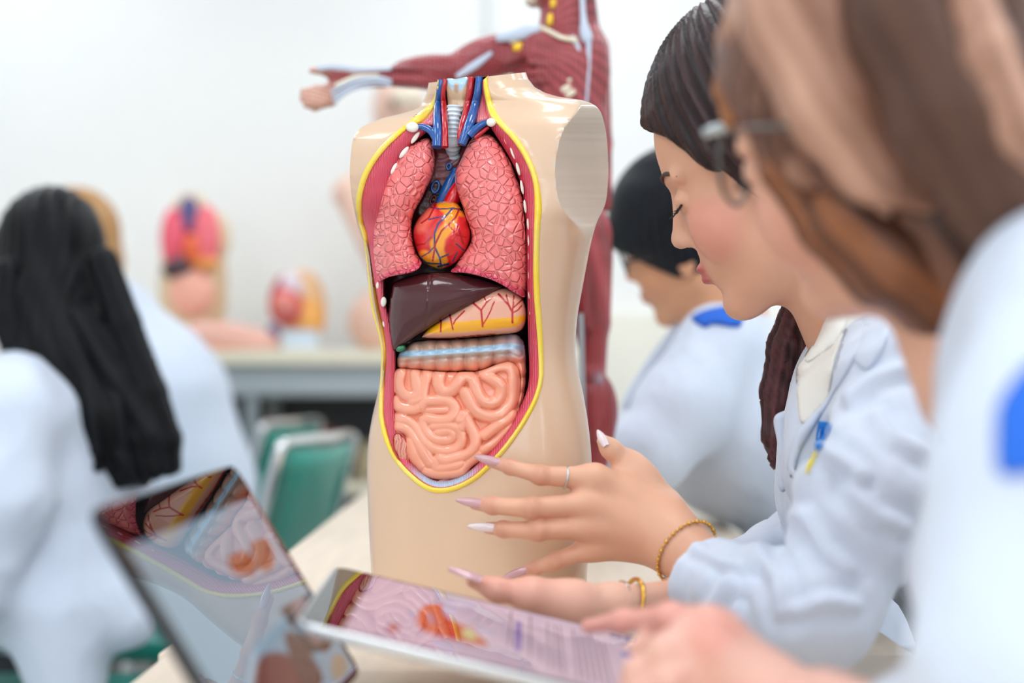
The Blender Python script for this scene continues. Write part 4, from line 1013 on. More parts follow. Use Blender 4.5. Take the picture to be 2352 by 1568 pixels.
CREASES = [([(1892, 1032), (1935, 1060), (1980, 1092)], .006, 15), ([(1940, 905), (1990, 870), (2050, 850), (2100, 845)], .005, 14), ([(1850, 1190), (1895, 1260), (1950, 1310)], .005, 17), ([(1668, 1330), (1640, 1375), (1622, 1410)], .0045, 12),
 ([(1690, 1400), (1706, 1450), (1722, 1490)], .0045, 12), ([(1740, 1270), (1790, 1330), (1800, 1400)], .006, 18), ([(2010, 950), (2050, 1010), (2110, 1040)], .005, 16), ([(1960, 1120), (2010, 1180), (2080, 1210)], .005, 18), ([(1840, 1400), (1900, 1380), (1960, 1390)], .005, 16), ([(1600, 1260), (1660, 1290), (1720, 1290)], .003, 12)]
def coat_disp(V, N):
    d = folds(.0058, 21, 34, 80)(V, N)
    qx = CX + F * V[:, 0] / V[:, 1]; qy = CY - F * (V[:, 2] - ZC) / V[:, 1]; near = np.clip((1.17 - V[:, 1]) / .04, 0, 1)
    for pl, a_, w_ in CREASES:
        c = segdist(qx, qy, pl); d = d + near * a_ * (np.exp(-(c / w_) ** 2) - .7 * np.exp(-((c - 2.1 * w_) / (1.1 * w_)) ** 2))
    el = P(1880, 1418, .995); r = np.linalg.norm(V - el, axis=1); return d + .0022 * np.sin(r * 190) * np.exp(-(r / .12) ** 2)
cv, cq, _ = cloth.solve(.0042); cv = relax(cv, cq, 1); cv = cv + vnormals(cv, cq) * coat_disp(cv, None)[:, None]
sv, sq, _ = slv.solve(.0034); sv = relax(sv, sq, 1); sv = sv + vnormals(sv, sq) * (.8 * coat_disp(sv, None))[:, None]
COAT = mesh('coat', np.vstack([cv, sv]), np.vstack([cq, sq + len(cv)]), m_coat, wom)
# shirt, collar and lapels
sh = Blob(k=.02); sh.cap(P(1975, 765, 1.19), P(1872, 930, 1.185), .03, .018); sh.cap(P(1960, 770, 1.27), P(1875, 930, 1.24), .036, .02); sh.cap(P(1935, 770, 1.17), P(1862, 850, 1.18), .013, .011, None, .008)
SHIRT = sh.build('shirt', m_shirt, wom, vox=.0035, disp=folds(.0015, 31, 60, 130))
def at_y(Y): return lambda x, y, h: P(x, y, Y - h * Y / F)
relief('shirt_front', [(1901, 705),(1950, 708),(1932, 780),(1914, 838),(1902, 910),(1872, 950),(1848, 972),(1836, 962),(1830, 900),(1830, 840),(1856, 816),(1884, 760)], lambda x, y, d: 3 + 3 * np.minimum(d / 8, 1) + 2 * np.sin(x * .05 + y * .03), m_shirt, wom, 6, to=on_surface([COAT, SHIRT], .001, 1.15), back=lambda x, y, d: -20 + 0 * d)
relief('shirt_collar', [(1892, 732),(1925, 714),(1945, 740),(1915, 790),(1872, 822),(1854, 832),(1848, 818),(1868, 782)], lambda x, y, d: 6 + 3 * np.minimum(d / 6, 1), m_shirt, wom, 6, to=on_surface([COAT, SHIRT], .001, 1.15), back=lambda x, y, d: -14 + 0 * d)
relief('lapel', [(1958, 716),(1990, 740),(1960, 830),(1915, 905),(1868, 985),(1838, 1040),(1822, 1098),(1806, 1070),(1824, 1000),(1848, 962),(1900, 905),(1920, 830)], lambda x, y, d: 8 * np.minimum(d / 8, 1) ** .5, m_coat, wom, 6, to=on_surface([COAT], .001, 1.15), back=lambda x, y, d: -12 + 0 * d)
relief('lapel', [(1830, 940),(1812, 940),(1778, 958),(1784, 1010),(1790, 1060),(1786, 1110),(1800, 1130),(1826, 1090),(1812, 1050),(1822, 1000)], lambda x, y, d: 9 * np.minimum(d / 10, 1) ** .5 + 3 * np.sin(y * .05), m_coat, wom, 6, to=at_y(1.20), back=lambda x, y, d: -10 + 0 * d + 3 * np.sin(y * .05))
relief('collar_fold', [(1975, 705),(2040, 735),(2030, 800),(1990, 850),(1960, 820),(1975, 770)], lambda x, y, d: 10 * np.minimum(d / 10, 1) ** .5, m_coat, wom, 6, to=on_surface([COAT], .001, 1.13), back=lambda x, y, d: -10 + 0 * d)
# emblem on the chest: blue field with white letters over a yellow field
m_eb, m_ey = mk('emblem_blue', (20, 130, 214), rough=.6), mk('emblem_yellow', (252, 232, 20), rough=.6)
flat = lambda x, y, d: 2 + 0 * d
EM = relief('emblem', [(1879,967),(1895,968),(1911,973),(1906,988),(1897,1005),(1890,1022),(1880,1036),(1868,1034),(1874,1005)], flat, m_eb, wom, 4, to=on_surface([COAT], .0016, 1.13), back=lambda x, y, d: -2 + 0 * d, smooth_out=False)
relief('emblem_stripe', [(1868,1036),(1879,1038),(1868,1062),(1856,1084),(1848,1090),(1856,1062)], flat, m_ey, EM, 4, to=on_surface([COAT], .0016, 1.13), back=lambda x, y, d: -2 + 0 * d, smooth_out=False)
def text(name, s, o, ux, uy, size, mat, parent, depth=.0002, align='LEFT'):
    cu = bpy.data.curves.new(name, 'FONT'); cu.body = s; cu.size = size; cu.extrude = depth; cu.align_x = align
    ob = bpy.data.objects.new(name, cu); COL.objects.link(ob)
    ux = Vector([float(a) for a in ux]).normalized(); uy = Vector([float(a) for a in uy]); uy = (uy - uy.dot(ux) * ux).normalized(); uz = ux.cross(uy)
    M = Matrix((ux, uy, uz)).transposed().to_4x4(); M.translation = Vector([float(a) for a in o])
    me = bpy.data.meshes.new_from_object(ob.evaluated_get(bpy.context.evaluated_depsgraph_get())); bpy.data.objects.remove(ob); bpy.data.curves.remove(cu)
    me.transform(M); me.materials.clear(); me.materials.append(mat); o2 = bpy.data.objects.new(name, me); COL.objects.link(o2); adopt(o2, parent); return o2
ES = on_surface([COAT], .0025, 1.13)
m_white = mk('print_white', (245, 246, 248), rough=.6)
text('emblem_letter', '5', ES(1879, 1006, 3), ES(1896, 1009, 3) - ES(1879, 1006, 3), ES(1885, 982, 3) - ES(1879, 1006, 3), .0105, m_white, EM)
text('emblem_letter', 'E', ES(1870, 1030, 3), ES(1885, 1033, 3) - ES(1870, 1030, 3), ES(1876, 1010, 3) - ES(1870, 1030, 3), .0085, m_white, EM)
# nails, ring, bracelets
m_nail = mk('mauve_nail', (206, 158, 164), rough=.15, coat=.8); m_nailw = mk('white_nail', (230, 212, 212), rough=.15, coat=.8)
m_gold = mk('gold', (226, 172, 78), rough=.22, metal=1.0); m_silver = mk('silver', (206, 208, 212), rough=.2, metal=1.0)
Yh = 1.19
def n_l(b, t, dyb, dyt, w_, m_): nail('nail', P(b[0], b[1], Yh + dyb), P(t[0], t[1], Yh + dyt), w_, (0, -1, .1), m_, wom)
n_l((1146, 1062), (1088, 1047), -.008, .001, .0037, m_nail); n_l((1114, 1158), (1046, 1148), -.021, -.012, .0039, m_nail); n_l((1138, 1212), (1072, 1208), -.02, -.012, .0038, m_nailw); n_l((1213, 1307), (1152, 1328), -.01, -.004, .0034, m_nail); n_l((1392, 1022), (1372, 986), -.008, -.002, .0036, m_nailw)
nail('nail', P(1110, 1324, 1.049), P(1032, 1299, 1.052), .0055, (.2, -.35, 1), m_nail, wom)
ax = P(1242, 1091, Yh - .018) - P(1367, 1100, Yh - .012)
torus('ring', P(1299, 1097, Yh - .015), ax + np.array([0, 0, .004]), .0093, .0009, m_silver, wom, label='thin silver finger ring')
fa = P(1680, 1350, Yh - .07) - P(1525, 1215, Yh - .004)
torus('chain_bracelet', P(1577, 1268, Yh - .024), fa, .0292, .0016, m_gold, wom, seg=44, beads=1, label='gold link bracelet')
ra = P(1560, 1372, 1.142) - P(1410, 1386, 1.092)
torus('bangle', P(1420, 1390, 1.098), ra + np.array([.0, -.03, -.012]), .0182, .0015, m_silver, wom, label='silver bangle'); torus('bangle', P(1452, 1384, 1.108), ra + np.array([.0, -.03, -.012]), .0186, .0018, m_gold, wom, label='gold bangle')
lower(wom, (.57, 1.34), -.22)
# ================= nearest woman with glasses, very close to the camera
wg = empty('person', (.56, .7, 0), 'person nearest the camera with brown hair, glasses and white coat with blue patch', 'person')
SK2 = dict(base=lin((232, 178, 150)), cheek=lin((232, 170, 146)), lip=lin((206, 120, 118)), nose=lin((232, 180, 152)))
hg = Head((.2213, .8091, 1.0782), fr((-.756, .654, .033), 0, (-.355, -.452, .818)), SK2)
GB_ = hg.blob(neck_to=P(2330, 860, .80), neck_r=(.05, .055))
fh = Blob(k=.008); Yf = .825; s1 = Yf / F; pk2 = lin((234, 182, 164)); pk3 = lin((232, 164, 148))
def q2(x, y, dy=0): return P(x, y, Yf + dy)
fh.chain([q2(1350, 1438, .085), q2(1432, 1426, .06), q2(1540, 1418, .02), q2(1640, 1470, -.02)], np.array([19, 25, 33, 56]) * s1, pk3, .008)
fh.chain([q2(1620, 1450, -.01), q2(1530, 1492, -.02), q2(1462, 1540, -.012), q2(1440, 1570, 0)], np.array([42, 34, 27, 22]) * s1, pk2, .006)
fh.chain([q2(1640, 1500, -.016), q2(1540, 1560, -.026), q2(1450, 1600, -.014), q2(1436, 1615, 0)], np.array([42, 33, 26, 21]) * s1, pk2, .006)
fh.chain([q2(1660, 1540, -.016), q2(1570, 1610, -.026), q2(1490, 1620, -.014)], np.array([40, 30, 22]) * s1, pk2, .006)
fh.chain([q2(1600, 1420, .015), q2(1530, 1446, .03), q2(1490, 1470, .035), q2(1460, 1490, .03)], np.array([32, 26, 22, 18]) * s1, pk2, .006)
fh.chain([q2(1640, 1475, -.012), q2(1760, 1580, -.035), q2(1900, 1640, -.08), q2(2120, 1690, -.13)], np.array([64, 66, 74, 84]) * s1, pk2, .02)
core = Blob(k=.05); core.cap(P(2330, 860, .80), (.5, .7, .85), .055, .09, SK2['base']); core.cap((.5, .7, .85), (.56, .7, .52), .09, .1, SK2['base'])
join_blobs('body', [(GB_, .003, 1), (fh, .002, 1), (core, .01, 0)], m_skin, wg)
lid(hg, 'eyelashes', 'eyebrow', wg, MATS['lash_black'], 1)
# hair in locks
B1, B2, B3, B4, B5 = [lin(c) for c in ((140, 96, 76), (208, 162, 138), (72, 47, 39), (188, 128, 72), (158, 98, 62))]
Hq = hg.hair(cut=((9.4, 1.5, -5.2), (9.6, 11.0, 11.4)), grow=1.0)
v, q, _ = Hq.solve(.004); mesh('hair', v, q, m_hairp('brown_hair', (200, 200, 40)), wg, cols=strand_paint(hg, v, B3, B1, 9), label='brown hair over the crown')
B6 = lin((100, 70, 56))
LK = [([P(1800, -160, .76), P(1860, 40, .745), P(1945, 220, .735), P(2030, 360, .735), P(2130, 450, .745)], [.030, .035, .034, .026, .010], B2, B1),
 ([P(1750, -120, .80), P(1735, 60, .785), P(1775, 220, .775), P(1860, 370, .77), P(1960, 480, .775)], [.014, .017, .016, .013, .008], B2, B1),
 ([P(1725, -60, .85), P(1690, 90, .83), P(1672, 200, .82), P(1680, 300, .815)], [.008, .011, .008, .004], B4, B5),
 ([P(1715, 230, .81), P(1790, 390, .785), P(1890, 530, .785), P(2010, 640, .79), P(2160, 700, .80)], [.006, .010, .012, .015, .016], B3, B5),
 ([P(1860, 380, .79), P(1950, 500, .775), P(2050, 600, .775), P(2160, 680, .785), P(2280, 735, .79)], [.012, .020, .024, .024, .02], B5, B3),
 ([P(2080, -180, .72), P(2150, 40, .70), P(2240, 240, .69), P(2330, 410, .69), P(2440, 580, .69)], [.04, .044, .042, .036, .03], B3, B6),
 ([P(2200, -100, .66), P(2270, 120, .65), P(2350, 300, .65), P(2430, 420, .66)], [.010, .011, .011, .010], B2, B1),
 ([P(2120, 420, .77), P(2190, 520, .77), P(2270, 620, .77), P(2350, 720, .77)], [.028, .03, .03, .03], B3, B1),
 ([P(1990, 440, .775), P(2080, 510, .775), P(2180, 590, .775)], [.014, .02, .02], B3, B5)]
for pts, r, c1, c2 in LK:
    locks('hair_lock', [(pts, r)], .004, m_hairp('brown_hair', (200, 200, 40)), wg, c1, c2, len(wg.children), nst=5, amp=.0008)
oe = Blob(k=.004); oe.ell(P(1985, 492, .765), (.010, .006, .019), fr((.9, .2, -.5), 0, (-.4, 0, .9))); oe.build('ear', mk('ear_skin', (226, 158, 128), rough=.45), wg, vox=.0025)
# glasses
m_gl = mk('glasses_frame', (60, 62, 56), rough=.25, coat=.5); m_gm = mk('glasses_metal', (196, 204, 206), rough=.2, metal=.9)
gl = empty('glasses', hg.w((9, 0, 0))); gl.parent = wg; gl.matrix_parent_inverse = Matrix.Translation(wg.location).inverted()
def hgp(*p): return hg.w(p)
def gtube(name, pts, r, m, n=24, closed=False):
    p = catmull(np.array(pts), n, closed); p = np.vstack([p, p[:2]]) if closed else p
    V, Fc = tube_geo(p, r, 10, not closed); o = mesh(name, V, Fc, m); o.parent = wg; o.matrix_parent_inverse = Matrix.Translation(wg.location).inverted(); return o
bpy.data.objects.remove(gl)
for sd in (1, -1):
    rim = [hgp(9.4 - .12 * abs(math.sin(t)) - .9 * max(0, (3.3 + 2.6 * math.cos(t) - 3)) / 3, sd * (3.4 + 2.6 * math.cos(t)), .3 + 2.1 * math.sin(t)) for t in np.linspace(0, 2 * math.pi, 16, endpoint=False)]
    g = gtube('glasses_rim', rim, .0016, m_gl, 48, True)
gtube('glasses_bridge', [hgp(9.6, -.9, .9), hgp(10, 0, 1.2), hgp(9.6, .9, .9)], .0013, m_gl)
gtube('glasses_temple', [P(1668, 298, .83), P(1730, 292, .765), P(1790, 292, .735), P(1830, 296, .73)], .0018, m_gl); gtube('glasses_hinge', [P(1622, 304, .845), P(1648, 296, .835), P(1684, 294, .825)], .0034, m_gm)
gtube('glasses_hinge', [hgp(8.7, 5.6, .4), hgp(8.6, 5.7, .2)], .0018, m_gold, 8)
# coat
cg = Blob(k=.04)
cg.chain([P(2580, 760, .62), P(2540, 1100, .60), P(2500, 1560, .58)], [.058, .064, .072], None, .04)
cg.chain([P(2500, 1560, .58), P(2300, 1690, .63), P(2110, 1680, .69)], [.066, .04, .03], None, .03)
cg.cap(P(2480, 700, .70), P(2640, 720, .78), .055, .06); cg.cap((.49, .72, .92), (.58, .7, .5), .12, .16, None, .06); cg.ell((.58, .7, .47), (.19, .2, .09), None, None, .05)
cg.cap(P(2420, 690, .66), P(2370, 900, .72), .03, .03); cg.cap(P(2370, 900, .72), P(2370, 1300, .72), .04, .06)
CG = cg.build('coat', m_coat, wg, vox=.006, disp=folds(.004, 41, 26, 60))

relief('shoulder_patch', [(2292, 930),(2330, 868),(2380, 820),(2450, 800),(2450, 1080),(2380, 1085),(2312, 1094),(2288, 1070),(2286, 1000)], lambda x, y, d: 4 + 0 * d, mk('patch_blue', (24, 104, 214), rough=.7), wg, 12, to=on_surface([CG], .001, .56), back=lambda x, y, d: -8 + 0 * d)
lower(wg, (.62, .7), -.3)
# ------------------------------------------------------------------ the two tablets
m_alu = mk('tablet_silver', (206, 208, 210), rough=.3, metal=.85); m_glass = mk('tablet_glass', (6, 7, 9), rough=.015, spec=.9)
def disp_mat(name, col, strength):
    """lit pixels seen through the glossy cover glass"""
    m = mk(name, col, rough=.015, spec=.9, coat=1.0, coat_rough=.005); b = m.node_tree.nodes['Principled BSDF']
    for l in list(b.inputs['Base Color'].links): m.node_tree.links.remove(l)
    b.inputs['Coat Weight'].default_value = 0; b.inputs['Base Color'].default_value = (.004, .004, .004, 1); b.inputs['Emission Color'].default_value = lin(col); b.inputs['Emission Strength'].default_value = strength
    return m
class Tablet:
    def __init__(s, name, o, u, v, w, h, label, th=.0075, mat=None, rim=.0024):
        s.o = np.array(o, float); s.u = np.array(u, float) / np.linalg.norm(u); v = np.array(v, float); v -= (v @ s.u) * s.u; s.v = v / np.linalg.norm(v); s.w, s.h = w, h
        s.n = np.cross(s.u, s.v)
        if s.n[2] < 0: s.n = -s.n
        c = s.o + s.u * w / 2 + s.v * h / 2; s.root = empty(name, c - s.n * th, label, 'tablet')
        M = Matrix([list(s.u), list(np.cross(s.n, s.u)), list(s.n)]).transposed()
        bm = bmesh.new(); bmesh.ops.create_cube(bm, size=1)
        for q in bm.verts: q.co = Vector((q.co.x * w, q.co.y * h, q.co.z * th))
        ve = [e for e in bm.edges if abs(e.verts[0].co.z - e.verts[1].co.z) > th * .5]; bmesh.ops.bevel(bm, geom=ve, offset=.011, segments=6, profile=.5, affect='EDGES')
        ee = [e for e in bm.edges if abs(e.verts[0].co.z - e.verts[1].co.z) < 1e-6 and len(e.link_faces) == 2 and abs(e.link_faces[0].normal.z - e.link_faces[1].normal.z) > .5]
        bmesh.ops.bevel(bm, geom=ee, offset=.0016, segments=3, profile=.5, affect='EDGES'); bm.verts.index_update()
        V = [np.array(M @ q.co) + c - s.n * th / 2 for q in bm.verts]; Fc = [[q.index for q in f.verts] for f in bm.faces]; bm.free()
        mesh('case', V, Fc, mat or m_alu, s.root, sharp=40)
        s.scr = s.poly('screen', [(a, b) for a, b in s.rrect(rim, rim, w - rim, h - rim, .009)], m_glass, .0003, s.root)
    def rrect(s, x0, y0, x1, y1, r):
        o = []
        for cx, cy, a0 in ((x1 - r, y1 - r, 0), (x0 + r, y1 - r, 90), (x0 + r, y0 + r, 180), (x1 - r, y0 + r, 270)):
            for k in range(6): a = math.radians(a0 + 18 * k); o.append((cx + r * math.cos(a), cy + r * math.sin(a)))
        return o
    def at(s, a, b, e=0): return s.o + s.u * a + s.v * b + s.n * e
    def ab(s, px, py):
        d = np.array([(px - CX) / F, 1, -(py - CY) / F]); C0 = np.array([0, 0, ZC]); t = (s.n @ (s.o - C0)) / (s.n @ d); q = C0 + t * d - s.o
        return float(q @ s.u), float(q @ s.v)
    def clampab(s, p, m=.008): return (min(max(p[0], m), s.w - m), min(max(p[1], m), s.h - m))
    def poly(s, name, pts, mat, e, parent, th=.0003):
        n = len(pts); V = [s.at(a, b, e) for a, b in pts] + [s.at(a, b, e - th) for a, b in pts]
        Fc = [list(range(n)), list(range(2 * n - 1, n - 1, -1))] + [[i, (i + 1) % n, (i + 1) % n + n, i + n] for i in range(n)]
        o = mesh(name, V, Fc, mat, None, smooth=False); bm = bmesh.new(); bm.from_mesh(o.data); bmesh.ops.recalc_face_normals(bm, faces=bm.faces); bm.to_mesh(o.data); bm.free()
        return adopt(o, parent)
    def pic(s, name, px, mat, e=.0007, smooth=True, parent=None):
        p = [s.clampab(s.ab(*q)) for q in px]
        if smooth: p = [tuple(q) for q in catmull(np.array(p), len(p) * 6)]; p = [s.clampab(q) for q in p]
        return s.poly(name, p, mat, e, parent or s.page)
    def line(s, name, pts, w, mat, e=.0009):
        gs = []
        q = [np.array(s.ab(*p)) for p in pts]
        for a, b in zip(q[:-1], q[1:]):
            d = b - a; d /= np.linalg.norm(d); nn = np.array([-d[1], d[0]]) * w / 2
            gs.append(([s.at(*(a + nn), e), s.at(*(b + nn), e), s.at(*(b - nn), e), s.at(*(a - nn), e)], [[0, 1, 2, 3]]))
        V, Fc = join_geo(gs); o = mesh(name, V, Fc, mat, None, smooth=False); return adopt(o, s.page)
# propped tablet on the left, its glossy screen mirrors the torso
A = Tablet('tablet', (-.18927, .96861, .88054), (-.10781, -.99365, -.03224), (.52644, -.02955, -.84970), .24, .166, 'dark glossy tablet propped steeply at the table corner, mirroring the intestines', .0058, mk('tablet_graphite', (46, 46, 50), rough=.35, metal=.7), .0012)
A.page = A.poly('display_page', A.rrect(.010, .026, A.w - .010, A.h - .006, .002), disp_mat('page_grey_blue', (160, 186, 206), .7), .0006, A.scr)
A.poly('display_page', A.rrect(.010, .006, A.w - .010, .026, .002), disp_mat('header_dark', (16, 16, 20), .3), .0006, A.scr)
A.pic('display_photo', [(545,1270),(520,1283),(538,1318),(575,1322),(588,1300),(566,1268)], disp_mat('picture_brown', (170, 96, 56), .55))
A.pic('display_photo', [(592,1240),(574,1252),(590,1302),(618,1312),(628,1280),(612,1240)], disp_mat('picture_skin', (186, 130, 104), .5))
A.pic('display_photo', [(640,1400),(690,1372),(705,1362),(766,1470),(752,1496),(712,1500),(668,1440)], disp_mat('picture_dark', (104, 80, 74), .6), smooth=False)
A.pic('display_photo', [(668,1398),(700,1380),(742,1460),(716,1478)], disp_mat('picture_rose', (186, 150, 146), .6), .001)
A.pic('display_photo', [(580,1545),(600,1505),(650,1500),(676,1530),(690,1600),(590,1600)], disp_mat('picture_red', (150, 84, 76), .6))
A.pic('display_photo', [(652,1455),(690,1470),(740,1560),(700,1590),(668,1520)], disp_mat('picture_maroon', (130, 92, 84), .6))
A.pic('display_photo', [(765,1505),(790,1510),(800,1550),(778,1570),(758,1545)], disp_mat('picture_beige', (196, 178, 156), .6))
# folding stand behind it
gs = [([A.at(.05, .05, -.009), A.at(.15, .05, -.009), A.at(.15, .171, -.009) + np.array([-.035, 0, 0]), A.at(.05, .171, -.009) + np.array([-.035, 0, 0])], 0)]
st = gs[0][0]; zoff = [q.copy() for q in st]
for q in zoff[2:]: q[2] = TZ + .0015
bk = [q + np.array([-.003, 0, .0]) for q in zoff]
mesh('folding_stand', zoff + bk, [[0, 1, 2, 3], [7, 6, 5, 4], [0, 4, 5, 1], [1, 5, 6, 2], [2, 6, 7, 3], [3, 7, 4, 0]], mk('stand_grey', (70, 72, 76), rough=.6), A.root, smooth=False)
# tablet held flat with the anatomy page
T = Tablet('tablet', (-.12826, 1.03117, .80300), (.97345, 0, -.22888), (-.01255, -.99850, -.05326), .250, .1785, 'silver tablet lying tilted under the hands, lilac page with orange organ drawing')
lil = disp_mat('page_lilac', (204, 190, 216), .78)
a0 = T.ab(862, 1322)[0]
T.page = T.poly('display_page', T.rrect(a0 * .5 + T.ab(795, 1428)[0] * .5, .007, T.w - .009, T.h - .006, .001), lil, .0006, T.scr)
def c6(*p): return [(680 + a / 2.306, 1260 + b / 2.306) for a, b in p]
org = disp_mat('drawing_orange', (206, 78, 34), .75); blu = disp_mat('drawing_blue', (110, 166, 214), .75); gry = disp_mat('text_grey', (112, 102, 134), .6); nav = disp_mat('text_blue', (84, 84, 186), .75)
T.pic('organ_drawing', c6((640,392),(650,335),(690,303),(770,296),(774,335),(800,370),(870,402),(930,432),(975,470),(1018,515),(960,516),(860,492),(740,462),(665,432)), org)
T.pic('organ_drawing', c6((655,380),(668,335),(700,312),(765,303),(770,345),(800,385),(860,420),(820,440),(740,430),(690,410)), disp_mat('drawing_red', (222, 98, 50), .75), .0009)
T.pic('organ_drawing', c6((880,440),(905,432),(940,452),(955,482),(930,486),(890,470)), disp_mat('drawing_green', (206, 206, 130), .75), .0011)
T.line('drawing_line', c6((690,345),(712,372),(705,398),(740,410)), .0016, blu, .0012); T.line('drawing_line', c6((715,350),(735,392),(790,420)), .0012, disp_mat('drawing_violet', (150, 110, 170), .7), .0012); T.line('drawing_line', c6((800,395),(840,430),(870,470)), .001, org, .0013)
T.line('drawing_line', c6((588,340),(648,358)), .003, blu); T.line('drawing_line', c6((950,425),(1046,450)), .003, blu); T.line('drawing_line', c6((890,405),(955,388),(978,362)), .0008, gry); T.line('drawing_line', c6((905,418),(1005,405),(1034,378)), .0008, gry); T.line('drawing_line', c6((935,412),(960,425)), .002, org)
T.pic('page_icon', c6((470,440),(488,402),(550,402),(536,450)), disp_mat('icon_purple', (104, 60, 130), .7), smooth=False); T.pic('page_icon', c6((490,440),(502,412),(532,414),(522,446)), disp_mat('icon_orange', (222, 120, 80), .7), .001, smooth=False)
def tl(x, b0, b1, mat, w):     # a line of print runs across the page
    aa = T.ab(*c6((x, 480))[0])[0]; b = b0; gs = []
    rr = random.Random(int(x))
    while b < b1:
        L = rr.uniform(.004, .010); e = min(b + L, b1)
        gs.append(([T.at(aa - w / 2, b, .0009), T.at(aa + w / 2, b, .0009), T.at(aa + w / 2, e, .0009), T.at(aa - w / 2, e, .0009)], [[0, 1, 2, 3]])); b = e + .0016
    V, Fc = join_geo(gs); o = mesh('text_line', V, Fc, mat, None, smooth=False); adopt(o, T.page)
tl(1130, .018, .12, gry, .0014); tl(1175, .045, .128, nav, .0042)
for x, b0, b1 in ((1240, .02, .135), (1290, .10, .14), (1335, .03, .15), (1372, .03, .15), (1400, .03, .16), (1470, .03, .16), (1500, .04, .16), (1530, .04, .16), (1560, .03, .16), (1590, .05, .16), (1620, .05, .16)): tl(x, b0, b1, gry, .0014)
o_ = text('screen_letters', 'OSO', T.at(T.ab(1398, 1462)[0], T.ab(1398, 1462)[1], .001), T.u, -T.v, .013, gry, T.page)
o_ = text('screen_letters', 'H', T.at(T.ab(1424, 1500)[0], T.ab(1424, 1500)[1], .001), T.v, T.u, .012, nav, T.page)
# ------------------------------------------------------------------ people and things further back
m_black = mk('black_hair', 'attr', rough=.42, spec=.14, bump=[('noise', (200, 200, 60), .5, .0016)])
# boy with glasses on the right
boy = empty('person', (.55, 2.05, 0), 'person with short black hair, glasses and white coat, sitting behind the pointing woman', 'person')
SKB = dict(base=lin((222, 164, 126)), cheek=lin((222, 160, 122)), lip=lin((188, 116, 104)), nose=lin((222, 160, 122)))
hb = Head((.2519, 2.0358, 1.1377), fr((-.872, .411, -.265), 0, (-.382, -.235, .894)), SKB)
nb = P(1690, 800, 2.05)
core = Blob(k=.03); core.cap(nb, (.42, 2.05, .88), .055, .08, SKB['base']); core.cap((.42, 2.05, .88), (.56, 2.05, .55), .08, .09, SKB['base'], .02)
join_blobs('body', [(hb.blob(neck_to=nb, neck_r=(.056, .06)), .004, 1), (core, .012, 0)], m_skin, boy)
Hh = hb.hair(cut=((8.6, 0, -6.6), (8.6, 10.0, 9.6)), grow=1.5)
Hh.cap(hb.w((7.6, 3.5, 4.4)), hb.w((4, 6.8, 3.0)), .018, .016, None, .015); Hh.cap(hb.w((8.0, -2, 5)), hb.w((8.4, 3, 4.2)), .016, .018, None, .015)
v, q, _ = Hh.solve(.004); v = relax(v, q, 1); mesh('hair', v, q, m_black, boy, cols=strand_paint(hb, v, lin((14, 16, 20)), lin((40, 44, 50)), 5))
def bt(name, pts, r, m, n=20, closed=False):
    p = catmull(np.array(pts), n, closed); p = np.vstack([p, p[:2]]) if closed else p; V, Fc = tube_geo(p, r, 8, not closed); return mesh(name, V, Fc, m, boy)
for sd in (1, -1):
    bt('glasses_rim', [hb.w((9.6 - .9 * max(0, .3 + math.cos(t)), sd * (3.3 + 2.5 * math.cos(t)), .2 + 1.9 * math.sin(t))) for t in np.linspace(0, 2 * math.pi, 14, endpoint=False)], .0018, mk('black_plastic', (20, 20, 22), rough=.3), 40, True)
bt('glasses_bridge', [hb.w((9.7, -.9, .8)), hb.w((10, 0, 1)), hb.w((9.7, .9, .8))], .0015, MATS['black_plastic']); bt('glasses_temple', [hb.w((8.4, 5.9, .9)), hb.w((7, 7.6, 1.0)), hb.w((0, 8.1, .8))], .002, MATS['black_plastic'])
cb = Blob(k=.04)
cb.cap(P(1655, 800, 1.98), P(1700, 800, 2.2), .055, .055, None, .05); cb.ell(P(1690, 960, 2.06), (.12, .17, .15), None, None, .05); cb.cap((.42, 2.05, .86), (.56, 2.05, .5), .12, .15, None, .05); cb.ell((.56, 2.05, .47), (.17, .2, .09))
cb.chain([P(1655, 800, 1.93), P(1570, 940, 1.89), P(1488, 1045, 1.86)], [.062, .058, .052], None, .03); cb.chain([P(1488, 1045, 1.86), P(1415, 1062, 1.90), P(1330, 1075, 1.98)], [.05, .04, .034], None, .02)
cb.chain([P(1620, 810, 2.2), P(1500, 980, 2.2), P(1440, 1080, 2.16)], [.055, .05, .045], None, .03)
CB = cb.build('coat', m_coat, boy, vox=.006, disp=folds(.005, 61, 24, 60))
relief('collar_yoke', [(1588, 728), (1640, 706), (1700, 706), (1700, 750), (1640, 745), (1618, 752)], lambda x, y, d: 10 * np.minimum(d / 10, 1) ** .5, mk('collar_blue', (22, 98, 206), rough=.7), boy, 6, to=on_surface([CB], .002, 1.95), back=lambda x, y, d: -10 + 0 * d)
relief('lapel', [(1572, 722), (1596, 735), (1560, 790), (1500, 860), (1440, 940), (1430, 920), (1470, 850), (1520, 780)], lambda x, y, d: 10 * np.minimum(d / 10, 1) ** .5, m_coat, boy, 6, to=at_y(2.06), back=lambda x, y, d: -12 + 0 * d)
lower(boy, (.58, 2.05), -.28)
